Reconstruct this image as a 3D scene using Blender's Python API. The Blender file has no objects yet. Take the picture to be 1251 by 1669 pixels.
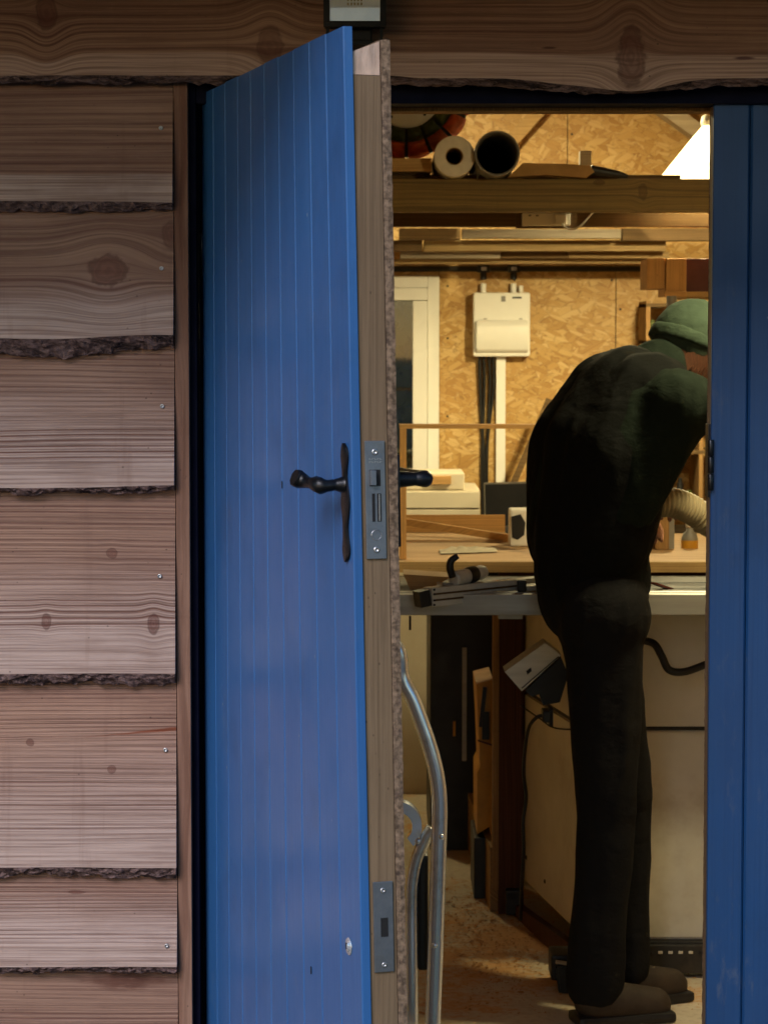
import bpy, bmesh, math, random
from mathutils import Vector, Matrix, noise as mnoise
random.seed(7)
R = math.radians
C = bpy.context.scene.collection
# ------------------------------------------------------------------ camera
FPX = 4000.0; CW, CH = 1251.0, 1669.0
CAM = Vector((0, -4.0, 1.38)); PITCH = math.atan(264.5 / FPX)
cd = bpy.data.cameras.new('camera'); cam = bpy.data.objects.new('camera', cd); C.objects.link(cam)
cam.location = CAM; cam.rotation_euler = (R(90) - PITCH, 0, 0)
cd.sensor_fit = 'HORIZONTAL'; cd.sensor_width = 36; cd.lens = FPX / CW * 36
cd.clip_start = 0.05; cd.clip_end = 2000
cd.dof.use_dof = True; cd.dof.focus_distance = 3.9; cd.dof.aperture_fstop = 20
bpy.context.scene.camera = cam
# ------------------------------------------------------------------ world, sun, exposure
w = bpy.data.worlds.new('World'); bpy.context.scene.world = w; w.use_nodes = True
nt = w.node_tree; nt.nodes.clear()
sky = nt.nodes.new('ShaderNodeTexSky'); sky.sky_type = 'NISHITA'; sky.sun_disc = False
SUN_EL, SUN_ROT = R(7), R(150)
sky.sun_elevation = SUN_EL; sky.sun_rotation = SUN_ROT; sky.air_density = 1.0; sky.dust_density = 0.6; sky.ozone_density = 3.0
bg = nt.nodes.new('ShaderNodeBackground'); bg.inputs[1].default_value = 0.125
wo = nt.nodes.new('ShaderNodeOutputWorld')
nt.links.new(sky.outputs[0], bg.inputs[0]); nt.links.new(bg.outputs[0], wo.inputs[0])
sd = bpy.data.lights.new('sun', 'SUN'); sun = bpy.data.objects.new('sun', sd); C.objects.link(sun)
sd.energy = 1.5; sd.angle = R(26); sd.color = (1.0, 0.93, 0.95)
sdir = Vector((-0.40, -0.80, 0.68)).normalized()      # towards the brightest part of the dull sky
sun.rotation_euler = sdir.to_track_quat('Z', 'Y').to_euler()
sky.sun_rotation = math.atan2(sdir.x, sdir.y)
vs = bpy.context.scene.view_settings
vs.view_transform = 'Standard'; vs.look = 'None'; vs.gamma = 1; vs.exposure = 0.9; vs.use_curve_mapping = False
cy = bpy.context.scene.cycles
cy.max_bounces = 8; cy.diffuse_bounces = 5; cy.glossy_bounces = 4; cy.transmission_bounces = 6
cy.caustics_reflective = False; cy.caustics_refractive = False; cy.sample_clamp_indirect = 4
cy.use_denoising = True

# ------------------------------------------------------------------ helpers
def P(px, py, Y):
    a = (px - CW / 2) / FPX; b = -(py - CH / 2) / FPX
    d = Vector((a, math.cos(PITCH) + b * math.sin(PITCH), -math.sin(PITCH) + b * math.cos(PITCH)))
    t = (Y - CAM.y) / d.y
    return CAM + d * t
def X(px, py, Y): return P(px, py, Y).x
def Z(px, py, Y): return P(px, py, Y).z
def S(Y): return (Y - CAM.y) / FPX                     # metres per photograph pixel
def fbm(x, y, z=0.0, o=4):
    s, a, t = 0, 1, 0
    for i in range(o):
        s += a * mnoise.noise(Vector((x, y, z + i * 7.3))); t += a; a *= .5; x *= 2.03; y *= 2.03
    return s / t
def thing(name, label, cat, loc=(0, 0, 0), group=None):
    o = bpy.data.objects.new(name, None); C.objects.link(o); o.location = loc
    o.empty_display_size = .05; o['label'] = label; o['category'] = cat
    if group: o['group'] = group
    return o
def tag(o, label, cat, group=None):
    o['label'] = label; o['category'] = cat
    if group: o['group'] = group
    return o
def wloc(o):
    return o.location + (wloc(o.parent) * 0 if o.parent else Vector())
def link(name, me, mat, parent=None, kind=None, smooth=False, label=None):
    if mat: me.materials.append(mat)
    if smooth:
        for p in me.polygons: p.use_smooth = True
    o = bpy.data.objects.new(name, me); C.objects.link(o)
    if parent:
        o.parent = parent
        if parent.type == 'EMPTY': o.matrix_parent_inverse = Matrix.Translation(parent.location).inverted()
    if kind: o['kind'] = kind
    if label: o['label'] = label
    return o
def obj(name, bm, mat, parent=None, kind=None, smooth=False, label=None):
    me = bpy.data.meshes.new(name); bmesh.ops.recalc_face_normals(bm, faces=bm.faces); bm.to_mesh(me); bm.free()
    return link(name, me, mat, parent, kind, smooth, label)
def smooth_by_angle(o, ang=35):
    me = o.data
    for p in me.polygons: p.use_smooth = True
    try: me.set_sharp_from_angle(angle=R(ang))
    except Exception: pass
    return o
def NB(): return bmesh.new()
def box(bm, a, b, bev=0.0, mtx=None):
    lo = Vector([min(a[i], b[i]) for i in range(3)]); hi = Vector([max(a[i], b[i]) for i in range(3)])
    vs_ = [bm.verts.new((x, y, z)) for x in (lo.x, hi.x) for y in (lo.y, hi.y) for z in (lo.z, hi.z)]
    idx = [(0, 1, 3, 2), (4, 6, 7, 5), (0, 4, 5, 1), (2, 3, 7, 6), (0, 2, 6, 4), (1, 5, 7, 3)]
    fs = [bm.faces.new([vs_[i] for i in q]) for q in idx]
    if bev > 0:
        es = list({e for f in fs for e in f.edges})
        r = bmesh.ops.bevel(bm, geom=es, offset=bev, segments=2, affect='EDGES', profile=.6)
        vs_ = list({v for f in r['faces'] for v in f.verts} | {v for v in vs_ if v.is_valid})
    if mtx is not None: bmesh.ops.transform(bm, matrix=mtx, verts=[v for v in vs_ if v.is_valid])
    return bm
def obox(bm, p0, p1, wid, hei, bev=0.0, up=Vector((0, 0, 1))):
    """box running from p0 to p1 with width (sideways) and height (up)"""
    p0 = Vector(p0); p1 = Vector(p1); d = p1 - p0; L = d.length; x = d.normalized()
    y = up.cross(x)
    if y.length < 1e-4: y = Vector((0, 1, 0)).cross(x)
    y.normalize(); z = x.cross(y)
    m = Matrix((x, y, z)).transposed().to_4x4(); m.translation = (p0 + p1) / 2
    t = bmesh.new(); box(t, (-L / 2, -wid / 2, -hei / 2), (L / 2, wid / 2, hei / 2), bev)
    me = bpy.data.meshes.new('t'); t.transform(m); t.to_mesh(me); t.free(); bm.from_mesh(me); bpy.data.meshes.remove(me)
    return bm
def catmull(pts, n=8, radii=None):
    pts = [Vector(p) for p in pts]; out = []; ro = []
    for i in range(len(pts) - 1):
        p0 = pts[max(i - 1, 0)]; p1 = pts[i]; p2 = pts[i + 1]; p3 = pts[min(i + 2, len(pts) - 1)]
        for k in range(n):
            t = k / n
            out.append(.5 * ((2 * p1) + (p2 - p0) * t + (2 * p0 - 5 * p1 + 4 * p2 - p3) * t * t + (3 * p1 - p0 - 3 * p2 + p3) * t ** 3))
            if radii: ro.append(radii[i] * (1 - t) + radii[i + 1] * t)
    out.append(pts[-1])
    if radii: ro.append(radii[-1]); return out, ro
    return out
def tube(bm, pts, r, seg=12, cap=True):
    pts = [Vector(p) for p in pts]; rr = r if isinstance(r, (list, tuple)) else [r] * len(pts)
    up = None; rings = []
    for i, p in enumerate(pts):
        d = (pts[min(i + 1, len(pts) - 1)] - pts[max(i - 1, 0)]).normalized()
        if up is None:
            up = Vector((0, 0, 1)) if abs(d.z) < .9 else Vector((1, 0, 0))
        a = d.cross(up).normalized(); up = a.cross(d).normalized()
        rings.append([bm.verts.new(p + (a * math.cos(t) + up * math.sin(t)) * rr[i]) for t in [2 * math.pi * k / seg for k in range(seg)]])
    for i in range(len(rings) - 1):
        for k in range(seg):
            bm.faces.new((rings[i][k], rings[i][(k + 1) % seg], rings[i + 1][(k + 1) % seg], rings[i + 1][k]))
    if cap:
        bm.faces.new(rings[0][::-1]); bm.faces.new(rings[-1])
    return bm
def lathe(bm, prof, org, axis=(0, 0, 1), seg=32):
    """prof: list of (r, h) along the axis from org"""
    ax = Vector(axis).normalized(); a = ax.orthogonal().normalized(); b = ax.cross(a); org = Vector(org); rings = []
    for r, h in prof:
        if r < 1e-6: rings.append([bm.verts.new(org + ax * h)])
        else: rings.append([bm.verts.new(org + ax * h + (a * math.cos(t) + b * math.sin(t)) * r) for t in [2 * math.pi * k / seg for k in range(seg)]])
    for i in range(len(rings) - 1):
        A, B = rings[i], rings[i + 1]
        for k in range(seg):
            q = [A[k % len(A)], A[(k + 1) % len(A)], B[(k + 1) % len(B)], B[k % len(B)]]
            q2 = []
            for v in q:
                if v not in q2: q2.append(v)
            if len(q2) > 2:
                try: bm.faces.new(q2)
                except ValueError: pass
    return bm
def prism(bm, poly, d):
    """poly: list of Vectors, extruded by vector d"""
    A = [bm.verts.new(p) for p in poly]; B = [bm.verts.new(Vector(p) + Vector(d)) for p in poly]
    bm.faces.new(A); bm.faces.new(B[::-1]); n = len(A)
    for i in range(n): bm.faces.new((A[i], B[i], B[(i + 1) % n], A[(i + 1) % n]))
    return bm

# ------------------------------------------------------------------ materials
class G:
    """small node-graph writer"""
    def __init__(s, name):
        s.m = bpy.data.materials.new(name); s.m.use_nodes = True; s.t = s.m.node_tree; s.t.nodes.clear()
        s.out = s.n('ShaderNodeOutputMaterial'); s.b = s.n('ShaderNodeBsdfPrincipled'); s.l(s.b.outputs[0], s.out.inputs[0])
    def n(s, k, **kw):
        x = s.t.nodes.new(k)
        for a, v in kw.items(): setattr(x, a, v)
        return x
    def l(s, a, b): s.t.links.new(a, b)
    def set(s, sock, v):
        if hasattr(v, 'is_output') or isinstance(v, bpy.types.NodeSocket): s.l(v, sock)
        else:
            if isinstance(v, (tuple, list)) and len(v) == 3 and len(sock.default_value) == 4: v = (*v, 1)
            sock.default_value = v
    def M(s, op, a, b=0.0, c=0.0, clamp=False):
        x = s.n('ShaderNodeMath', operation=op, use_clamp=clamp); s.set(x.inputs[0], a); s.set(x.inputs[1], b)
        if op in ('MULTIPLY_ADD', 'SMOOTH_MIN', 'COMPARE', 'WRAP'): s.set(x.inputs[2], c)
        return x.outputs[0]
    def add(s, a, b): return s.M('ADD', a, b)
    def mul(s, a, b): return s.M('MULTIPLY', a, b)
    def sub(s, a, b): return s.M('SUBTRACT', a, b)
    def xyz(s, x, y, z):
        q = s.n('ShaderNodeCombineXYZ'); s.set(q.inputs[0], x); s.set(q.inputs[1], y); s.set(q.inputs[2], z); return q.outputs[0]
    def pos(s, world=False):
        g = s.n('ShaderNodeNewGeometry').outputs['Position'] if world else s.n('ShaderNodeTexCoord').outputs['Object']
        q = s.n('ShaderNodeSeparateXYZ'); s.l(g, q.inputs[0]); return q.outputs[0], q.outputs[1], q.outputs[2]
    def noise(s, v, scale=1, detail=3, rough=.5, dist=0):
        q = s.n('ShaderNodeTexNoise'); s.set(q.inputs['Vector'], v); q.inputs['Scale'].default_value = scale
        q.inputs['Detail'].default_value = detail; q.inputs['Roughness'].default_value = rough; q.inputs['Distortion'].default_value = dist
        return q.outputs[0]
    def voro(s, v, scale=1, feature='F1', out='Color', rnd=1):
        q = s.n('ShaderNodeTexVoronoi', feature=feature); s.set(q.inputs['Vector'], v); q.inputs['Scale'].default_value = scale
        q.inputs['Randomness'].default_value = rnd; return q.outputs[out]
    def step(s, v, a, b, lo=0, hi=1):
        q = s.n('ShaderNodeMapRange', interpolation_type='SMOOTHSTEP'); s.set(q.inputs[0], v)
        for i, k in enumerate((a, b, lo, hi)): s.set(q.inputs[i + 1], k)
        return q.outputs[0]
    def mix(s, f, a, b, mode='MIX'):
        q = s.n('ShaderNodeMix', data_type='RGBA', blend_type=mode); s.set(q.inputs[0], f); s.set(q.inputs[6], a); s.set(q.inputs[7], b); return q.outputs[2]
    def ramp(s, v, stops):
        q = s.n('ShaderNodeValToRGB'); s.set(q.inputs[0], v); e = q.color_ramp.elements
        while len(e) < len(stops): e.new(.5)
        for i, (p, c) in enumerate(stops): e[i].position = p; e[i].color = (*c, 1)
        return q.outputs[0]
    def bump(s, h, dist=.002, strength=.5, prev=None):
        q = s.n('ShaderNodeBump'); s.set(q.inputs['Height'], h); q.inputs['Distance'].default_value = dist; q.inputs['Strength'].default_value = strength
        if prev is not None: s.l(prev, q.inputs['Normal'])
        s.l(q.outputs[0], s.b.inputs['Normal']); return q.outputs[0]
    def fin(s, col=None, rough=None, metal=None, spec=None):
        if col is not None: s.set(s.b.inputs['Base Color'], col)
        if rough is not None: s.set(s.b.inputs['Roughness'], rough)
        if metal is not None: s.set(s.b.inputs['Metallic'], metal)
        if spec is not None: s.set(s.b.inputs['Specular IOR Level'], spec)
        return s.m

def wood(name, light, dark, freq=90, axis='X', knots=(), seed=0.0, sap=None, sapcol=None, grey=None, rough=.75, line=.6, sharp=3.0, wob=.012, stain=None, bumpd=.0012, fine=260, cracks=()):
    """Sawn timber. knots: (a, b, ra, rb, colour strength); sap=(z, colour); grey=(z_low, z_high, colour) old weathering"""
    g = G(name); x, y, z = g.pos()
    if axis == 'X': a, b = x, g.add(z, g.mul(y, .8))
    elif axis == 'Z': a, b = z, g.add(x, g.mul(y, .9))
    else: a, b = y, g.add(z, g.mul(x, .8))
    if knots or sap or grey or cracks or stain: b = z if axis == 'X' else x
    a0, b0 = a, b
    nz = g.noise(g.xyz(g.mul(a, 1.3), g.mul(b, 5), seed), 1, 3)
    b = g.add(b, g.mul(g.sub(nz, .5), wob * 2))
    kmask = None; krings = None
    for i, (ka, kb, ra, rb, st) in enumerate(knots):
        da = g.mul(g.sub(a0, ka), 1 / ra); db = g.mul(g.sub(b0, kb), 1 / rb)
        d2 = g.add(g.mul(da, da), g.mul(db, db))
        big_ = min(1, max(rb, ra) / .025)
        wide = g.M('POWER', 2.718, g.mul(g.add(g.mul(g.mul(da, da), .30 - .08 * big_), g.mul(g.mul(db, db), .30 - .16 * big_)), -1.0))
        b = g.sub(b, g.mul(g.mul(g.sub(b0, kb), wide), .12 + .60 * big_ ** 2))
        d = g.M('SQRT', d2); dn = g.add(d, g.mul(g.sub(g.noise(g.xyz(g.mul(a0, 60), g.mul(b0, 60), i), 1, 2), .5), .8))
        k = g.mul(g.step(dn, .75, 1.15, 1, 0), st)
        rg = g.mul(g.M('MULTIPLY_ADD', g.M('SINE', g.mul(dn, 13)), .3, .3), k)
        edge = g.mul(g.mul(g.step(dn, .7, .95), g.step(dn, .98, 1.2, 1, 0)), st)
        kk = g.add(k, 0); rr = g.M('MAXIMUM', rg, edge)
        kmask = kk if kmask is None else g.M('MAXIMUM', kmask, kk)
        krings = rr if krings is None else g.M('MAXIMUM', krings, rr)
    dens = g.noise(g.xyz(g.mul(a0, .5), g.mul(b, 7), seed + 3), 1, 2)
    ph = g.add(g.mul(b, freq), g.mul(dens, 5))
    sn = g.M('MULTIPLY_ADD', g.M('SINE', g.mul(ph, 6.283)), .5, .5)
    ln = g.M('POWER', sn, sharp)
    lv = g.step(g.noise(g.xyz(g.mul(a0, 1.1), g.mul(b, 34), seed + 5), 1, 2), .3, .7, .25, 1)
    sn2 = g.M('POWER', g.M('MULTIPLY_ADD', g.M('SINE', g.mul(g.add(g.mul(b, freq * 2.3), g.mul(dens, 14)), 6.283)), .5, .5), sharp + 1)
    ln = g.M('MAXIMUM', ln, g.mul(sn2, .55))
    ln = g.mul(g.mul(ln, lv), line)
    fib = g.noise(g.xyz(g.mul(a0, 3.5), g.mul(b, fine), seed + 1), 1, 4, .65)
    fib2 = g.noise(g.xyz(g.mul(a0, 40), g.mul(b, fine * 3), seed + 2), 1, 2, .6)
    tone = g.noise(g.xyz(g.mul(a0, 2.2), g.mul(b, 9), seed + 9), 1, 4)
    blot = g.noise(g.xyz(g.mul(a0, 3.5), g.mul(b0, 5), seed + 31), 1, 5, .65)
    col = g.mix(g.step(tone, .3, .7), light, tuple(.55 * l + .45 * d for l, d in zip(light, dark)))
    if grey is not None:
        gm = g.step(g.add(b0, g.mul(g.sub(g.noise(g.xyz(g.mul(a0, 3), g.mul(b0, 8), seed + 11), 1, 4), .5), .12)), grey[1], grey[0])
        col = g.mix(g.mul(gm, .85), col, grey[2])
    if sap is not None:
        sz = g.add(b, g.mul(g.sub(g.noise(g.xyz(g.mul(a0, 4), 0, seed + 13), 1, 2), .5), .012))
        col = g.mix(g.mul(g.step(sz, sap[0] + .003, sap[0] - .003), .95), col, sap[1])
        ln = g.mul(ln, g.step(sz, sap[0] + .004, sap[0] - .004, 1, .35))
    if stain is not None:
        for (sa, sb, ra, rb, sc) in stain:
            da = g.mul(g.sub(a0, sa), 1 / ra); db = g.mul(g.sub(b0, sb), 1 / rb)
            d = g.add(g.M('SQRT', g.add(g.mul(da, da), g.mul(db, db))), g.mul(g.sub(g.noise(g.xyz(g.mul(a0, 25), g.mul(b0, 60), 3), 1, 4), .5), 1.1))
            col = g.mix(g.mul(g.step(d, .4, 1.15, 1, 0), .85), col, sc)
    col = g.mix(ln, col, dark)
    col = g.mix(g.step(fib, .38, .7, 0, .6), col, tuple(.45 * d + .2 * l for l, d in zip(light, dark)))
    col = g.mix(g.step(fib2, .55, .8, 0, .25), col, tuple(min(1, l * 1.35) for l in light))
    col = g.mix(g.step(blot, .5, .75, 0, .38), col, tuple(.5 * d + .25 * l for l, d in zip(light, dark)))
    drip = g.noise(g.xyz(g.mul(a0, 26), g.mul(b0, 2.2), seed + 41), 1, 4, .6)
    col = g.mix(g.step(drip, .58, .75, 0, .30), col, tuple(.6 * d + .2 * l for l, d in zip(light, dark)))
    spk = g.voro(g.xyz(g.mul(a0, 45), g.mul(b0, 60), seed), 1, 'F1', 'Distance')
    spm = g.mul(g.step(spk, .06, .10, 1, 0), g.step(g.noise(g.xyz(g.mul(a0, 9), g.mul(b0, 9), seed + 20), 1, 2), .5, .62))
    col = g.mix(g.mul(spm, .55), col, (.02, .014, .012))
    if kmask is not None:
        kc = tuple(.5 * d for d in dark)
        col = g.mix(g.mul(kmask, .55), col, (dark[0] * .9, dark[1] * .55, dark[2] * .5)); col = g.mix(g.mul(krings, .5), col, kc)
    for (ca, cb, la, slope, th, cc) in cracks:
        t = g.sub(b0, g.add(g.mul(g.sub(a0, ca), slope), cb))
        w_ = g.mul(g.step(g.sub(a0, ca), 0, la, 0, 1), th)
        t = g.M('ABSOLUTE', g.add(t, g.mul(g.sub(g.noise(g.xyz(g.mul(a0, 30), 0, 4), 1, 3), .5), .004)))
        cm = g.mul(g.step(g.sub(t, w_), -.002, .0015, 1, 0), g.step(g.sub(a0, ca), 0, .01))
        col = g.mix(g.mul(cm, .85), col, cc)
    h = g.add(g.mul(fib, .6), g.add(g.mul(ln, -.5), g.mul(fib2, .2)))
    g.bump(h, bumpd, .7)
    return g.fin(col, g.step(fib, .2, .8, rough - .1, rough + .12), spec=.25)

def osb(name, mult=1.0, rough=.55, axis='XZ'):
    g = G(name); x, y, z = g.pos()
    u, v = (x, z) if axis == 'XZ' else ((y, z) if axis == 'YZ' else (x, y))
    wb = g.mul(g.sub(g.noise(g.xyz(g.mul(u, 9), g.mul(v, 9), 2), 1, 3), .5), .008)
    u = g.add(u, wb)
    cols = []; 
    for i, (ang, su, sv) in enumerate(((8, 17, 70), (-52, 22, 62), (63, 20, 74), (24, 15, 58), (-22, 24, 80))):
        ca, sa = math.cos(R(ang)), math.sin(R(ang))
        uu = g.mul(g.add(g.mul(u, ca), g.mul(v, sa)), su); vv = g.mul(g.sub(g.mul(v, ca), g.mul(u, sa)), sv)
        vv = g.add(vv, i * 7.1)
        q = g.voro(g.xyz(uu, vv, i * 3.3), 1); s_ = g.n('ShaderNodeSeparateColor'); g.l(q, s_.inputs[0])
        e = g.voro(g.xyz(uu, vv, i * 3.3), 1, 'DISTANCE_TO_EDGE', 'Distance')
        fi = g.noise(g.xyz(g.mul(uu, 1.5), g.mul(vv, 7), i), 1, 3)
        cols.append((s_.outputs[0], s_.outputs[1], e, fi))
    ramp = lambda t: g.ramp(t, [(0, (.32 * mult, .155 * mult, .035 * mult)), (.3, (.50 * mult, .285 * mult, .075 * mult)), (.6, (.60 * mult, .38 * mult, .125 * mult)), (1, (.72 * mult, .50 * mult, .22 * mult))])
    col = None; hh = None
    for i, (c0, c1, e, fi) in enumerate(cols):
        t = g.add(g.mul(c0, .75), g.mul(fi, .3))
        cc = ramp(t); cc = g.mix(g.step(e, .0, .06, .5, 0), cc, (.12 * mult, .045 * mult, .012 * mult))
        if col is None: col = cc; hh = c0
        else:
            mk = g.step(c1, .60, .64); col = g.mix(mk, col, cc); q = g.n('ShaderNodeMix', data_type='FLOAT'); g.l(mk, q.inputs[0]); g.l(hh, q.inputs[2]); g.l(c0, q.inputs[3]); hh = q.outputs[0]
    big = g.noise(g.xyz(g.mul(u, 3), g.mul(v, 3), 8), 1, 3)
    col = g.mix(g.step(big, .35, .7, 0, .35), col, (.38 * mult, .19 * mult, .06 * mult))
    g.bump(hh, .0005, .4)
    return g.fin(col, rough, spec=.35)

def plain(name, col, rough=.5, metal=0.0, var=.25, scale=18, bumpd=.0006, spec=.4, dirt=None, dirtamt=.4, aniso=None):
    g = G(name); x, y, z = g.pos()
    v = g.xyz(x, y, z)
    if aniso: v = g.xyz(g.mul(x, aniso[0]), g.mul(y, aniso[1]), g.mul(z, aniso[2]))
    n1 = g.noise(v, scale, 5, .6); n2 = g.noise(v, scale * 9, 3, .6)
    c = g.mix(g.step(n1, .3, .72, 0, 1), col, tuple(k * (1 - var) for k in col))
    if dirt: c = g.mix(g.mul(g.step(g.noise(v, scale * .45, 6, .7), .5, .72), dirtamt), c, dirt)
    if bumpd: g.bump(g.add(n1, g.mul(n2, .4)), bumpd, .5)
    return g.fin(c, g.step(n1, .2, .8, max(0, rough - .08), min(1, rough + .1)), metal, spec)

def paint(name, col, rough=.38, chips=True):
    """exterior gloss paint: brush drag, dust specks, small scuffs showing undercoat"""
    g = G(name); x, y, z = g.pos()
    br = g.noise(g.xyz(g.mul(x, 160), g.mul(y, 160), g.mul(z, 2.0)), 1, 4, .6)
    big = g.noise(g.xyz(x, y, z), 3.5, 4, .55)
    run = g.noise(g.xyz(g.mul(x, 22), g.mul(y, 22), g.mul(z, .9)), 1, 4, .6)
    c = g.mix(g.step(big, .3, .75), col, (col[0] * .8, col[1] * .86, col[2] * .86))
    c = g.mix(g.step(run, .48, .72, 0, .42), c, (col[0] * 1.3, col[1] * 1.15, col[2] * 1.05))
    c = g.mix(g.step(br, .4, .75, 0, .45), c, (col[0] * .6, col[1] * .65, col[2] * .7))
    scf = g.noise(g.xyz(g.mul(x, 30), g.mul(y, 30), g.mul(z, 11)), 1, 6, .75); low = g.step(z, .75, .15)
    c = g.mix(g.mul(g.step(scf, .56, .7), g.add(.14, g.mul(low, .10))), c, (.16, .17, .18))
    c = g.mix(g.mul(g.step(g.noise(g.xyz(g.mul(x, 7), g.mul(y, 7), g.mul(z, 5)), 1, 5, .7), .52, .72), .35), c, (col[0] * .45, col[1] * .5, col[2] * .5))
    if chips:
        d = g.voro(g.xyz(g.mul(x, 24), g.mul(y, 24), g.mul(z, 15)), 1, 'F1', 'Distance')
        sp = g.mul(g.step(d, .025, .05, 1, 0), g.step(g.noise(g.xyz(x, y, z), 5, 2), .52, .6))
        c = g.mix(sp, c, (.32, .36, .40))
    g.bump(g.add(g.mul(br, .7), g.mul(g.noise(g.xyz(x, y, z), 45, 3), .5)), .0011, .45)
    return g.fin(c, g.step(big, .3, .8, rough - .06, rough + .16), spec=.45)

def bark_mat():
    g = G('bark'); x, y, z = g.pos()
    v = g.xyz(g.mul(x, .35), y, z)
    n = g.noise(v, 120, 5, .7); f = g.noise(v, 34, 5, .75, .6)
    c = g.ramp(n, [(.22, (.012, .007, .007)), (.42, (.09, .055, .052)), (.6, (.19, .125, .12)), (.8, (.32, .235, .23))])
    c = g.mix(g.mul(g.step(f, .5, .62), .85), c, (.012, .008, .009))
    g.bump(g.add(n, f), .006, 1); return g.fin(c, .95, spec=.15)

M = {}
M['bark'] = bark_mat()
M['osb'] = osb('osb_wall', .82); M['osb_side'] = osb('osb_side', .8, axis='YZ'); M['osb_flat'] = osb('osb_flat', .8, axis='XY')
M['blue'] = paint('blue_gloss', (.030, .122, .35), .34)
M['blue_shaded'] = paint('blue_gloss_shaded', (.005, .050, .17), .5)  # same door blue, the right leaf's shade put into the colour
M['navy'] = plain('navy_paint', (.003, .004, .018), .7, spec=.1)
M['trim'] = wood('trim_wood', (.33, .20, .145), (.10, .032, .018), 26, 'Z', seed=4, line=1.0, sharp=1.6, wob=.05, fine=140)
M['stile'] = wood('door_stile_wood', (.21, .15, .095), (.11, .07, .04), 50, 'Z', seed=2, line=.22, wob=.01, fine=200, rough=.7)
M['stile_pale'] = plain('fresh_end_wood', (.62, .45, .36), .35, var=.55, scale=60, bumpd=.003, spec=.7, aniso=(1, 1, .25), dirt=(.7, .6, .56), dirtamt=.7)
M['chip'] = plain('osb_sawn_edge', (.26, .185, .13), .9, var=.7, scale=150, bumpd=.004, dirt=(.06, .04, .035), dirtamt=.8, spec=.1)
M['iron'] = plain('wrought_iron', (.012, .013, .018), .33, .6, var=.3, scale=60, bumpd=.0012, spec=.7)
M['steel'] = plain('brushed_steel', (.27, .30, .36), .36, .8, var=.3, scale=30, bumpd=.0004, dirt=(.2, .19, .18), dirtamt=.5)
M['chrome'] = plain('chrome', (.80, .86, .98), .16, .72, var=.12, scale=25, bumpd=.0003, dirt=(.28, .26, .25), dirtamt=.6)
M['alu'] = plain('aluminium', (.36, .355, .33), .45, .35, var=.18, scale=20, bumpd=.0003, aniso=(.2, 3, 3))
M['cast'] = plain('cast_iron_table', (.10, .10, .095), .75, .1, var=.4, scale=9, bumpd=.0003, dirt=(.35, .22, .12), dirtamt=.5)
M['alub'] = plain('bright_aluminium', (.66, .66, .61), .45, .08, var=.2, scale=20, bumpd=.0003, aniso=(.2, 3, 3))
M['screw'] = plain('zinc_screw', (.55, .55, .58), .35, .9)
M['slot'] = plain('dark_slot', (.01, .01, .012), .7)
M['black'] = plain('black_plastic', (.012, .012, .013), .45, var=.3)
M['blackmetal'] = plain('black_powder_coat', (.025, .025, .024), .5, .2, var=.4, dirt=(.12, .085, .05), dirtamt=.35)
M['cream'] = plain('cream_enamel', (.60, .58, .50), .42, var=.14, scale=6, bumpd=.0004, dirt=(.30, .22, .13), dirtamt=.5)
M['creamwall'] = plain('cream_wall_paint', (.60, .53, .40), .7, var=.12, scale=4, dirt=(.4, .3, .2), dirtamt=.35)
M['upvc'] = plain('white_upvc', (.78, .76, .70), .3, var=.06, scale=4, bumpd=.0002)
M['whiteplastic'] = plain('white_plastic', (.78, .76, .70), .35, var=.07, scale=8, bumpd=.0002)
M['greyplastic'] = plain('grey_pipe_plastic', (.22, .21, .19), .45, var=.2)
M['paper'] = plain('paper_roll', (.66, .63, .55), .8, var=.12, scale=50)
M['joist'] = wood('treated_joist', (.23, .155, .055), (.07, .05, .02), 60, 'X', knots=[(X(975, 297, 2.3), Z(975, 297, 2.3), .014, .007, .9), (X(1047, 312, 2.3), Z(1047, 312, 2.3), .011, .02, .7)], seed=6, line=.75, wob=.02, rough=.7)
M['plank'] = wood('pine_plank', (.50, .33, .14), (.26, .14, .05), 70, 'X', seed=8, line=.4)
M['plankdark'] = wood('stained_plank', (.15, .09, .035), (.05, .028, .012), 70, 'X', seed=11, line=.5)
M['plankpale'] = wood('pale_plank', (.50, .42, .30), (.32, .23, .13), 60, 'X', seed=12, line=.3)
M['bench'] = wood('bench_timber', (.36, .21, .08), (.14, .07, .025), 60, 'Z', seed=13, line=.5)
M['benchy'] = wood('bench_rail_timber', (.36, .22, .09), (.14, .07, .025), 60, 'Y', seed=14, line=.5)
M['darkleg'] = wood('dark_red_timber', (.10, .035, .015), (.03, .012, .006), 50, 'Z', seed=15, line=.5)
M['ply'] = wood('plywood_sheet', (.56, .38, .21), (.38, .22, .10), 14, 'X', seed=16, line=.35, sharp=1.4, wob=.09, fine=120)
M['pineframe'] = wood('pine_batten', (.62, .36, .13), (.36, .18, .06), 60, 'X', seed=17, line=.3)
M['pineframez'] = wood('pine_batten_up', (.62, .34, .12), (.36, .18, .06), 60, 'Z', seed=18, line=.3)
M['yellow'] = plain('yellow_tool_case', (.55, .26, .02), .45, var=.2, dirt=(.12, .06, .02), dirtamt=.4)
M['redbox'] = plain('dark_red_box', (.075, .012, .008), .6)
M['glassdark'] = plain('dark_lens', (.02, .02, .02), .1)
M['cable'] = plain('black_cable', (.008, .008, .008), .4, bumpd=0)
M['hose'] = plain('cream_hose', (.36, .30, .18), .6, var=.15, dirt=(.2, .14, .07), dirtamt=.5)
M['rag'] = plain('rag_cloth', (.52, .46, .34), .95, var=.2)
M['redorange'] = plain('orange_hose', (.62, .13, .03), .42, var=.4, dirt=(.07, .015, .008), dirtamt=.6)
M['greenhose'] = plain('green_hose', (.08, .10, .02), .45, var=.4)
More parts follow.
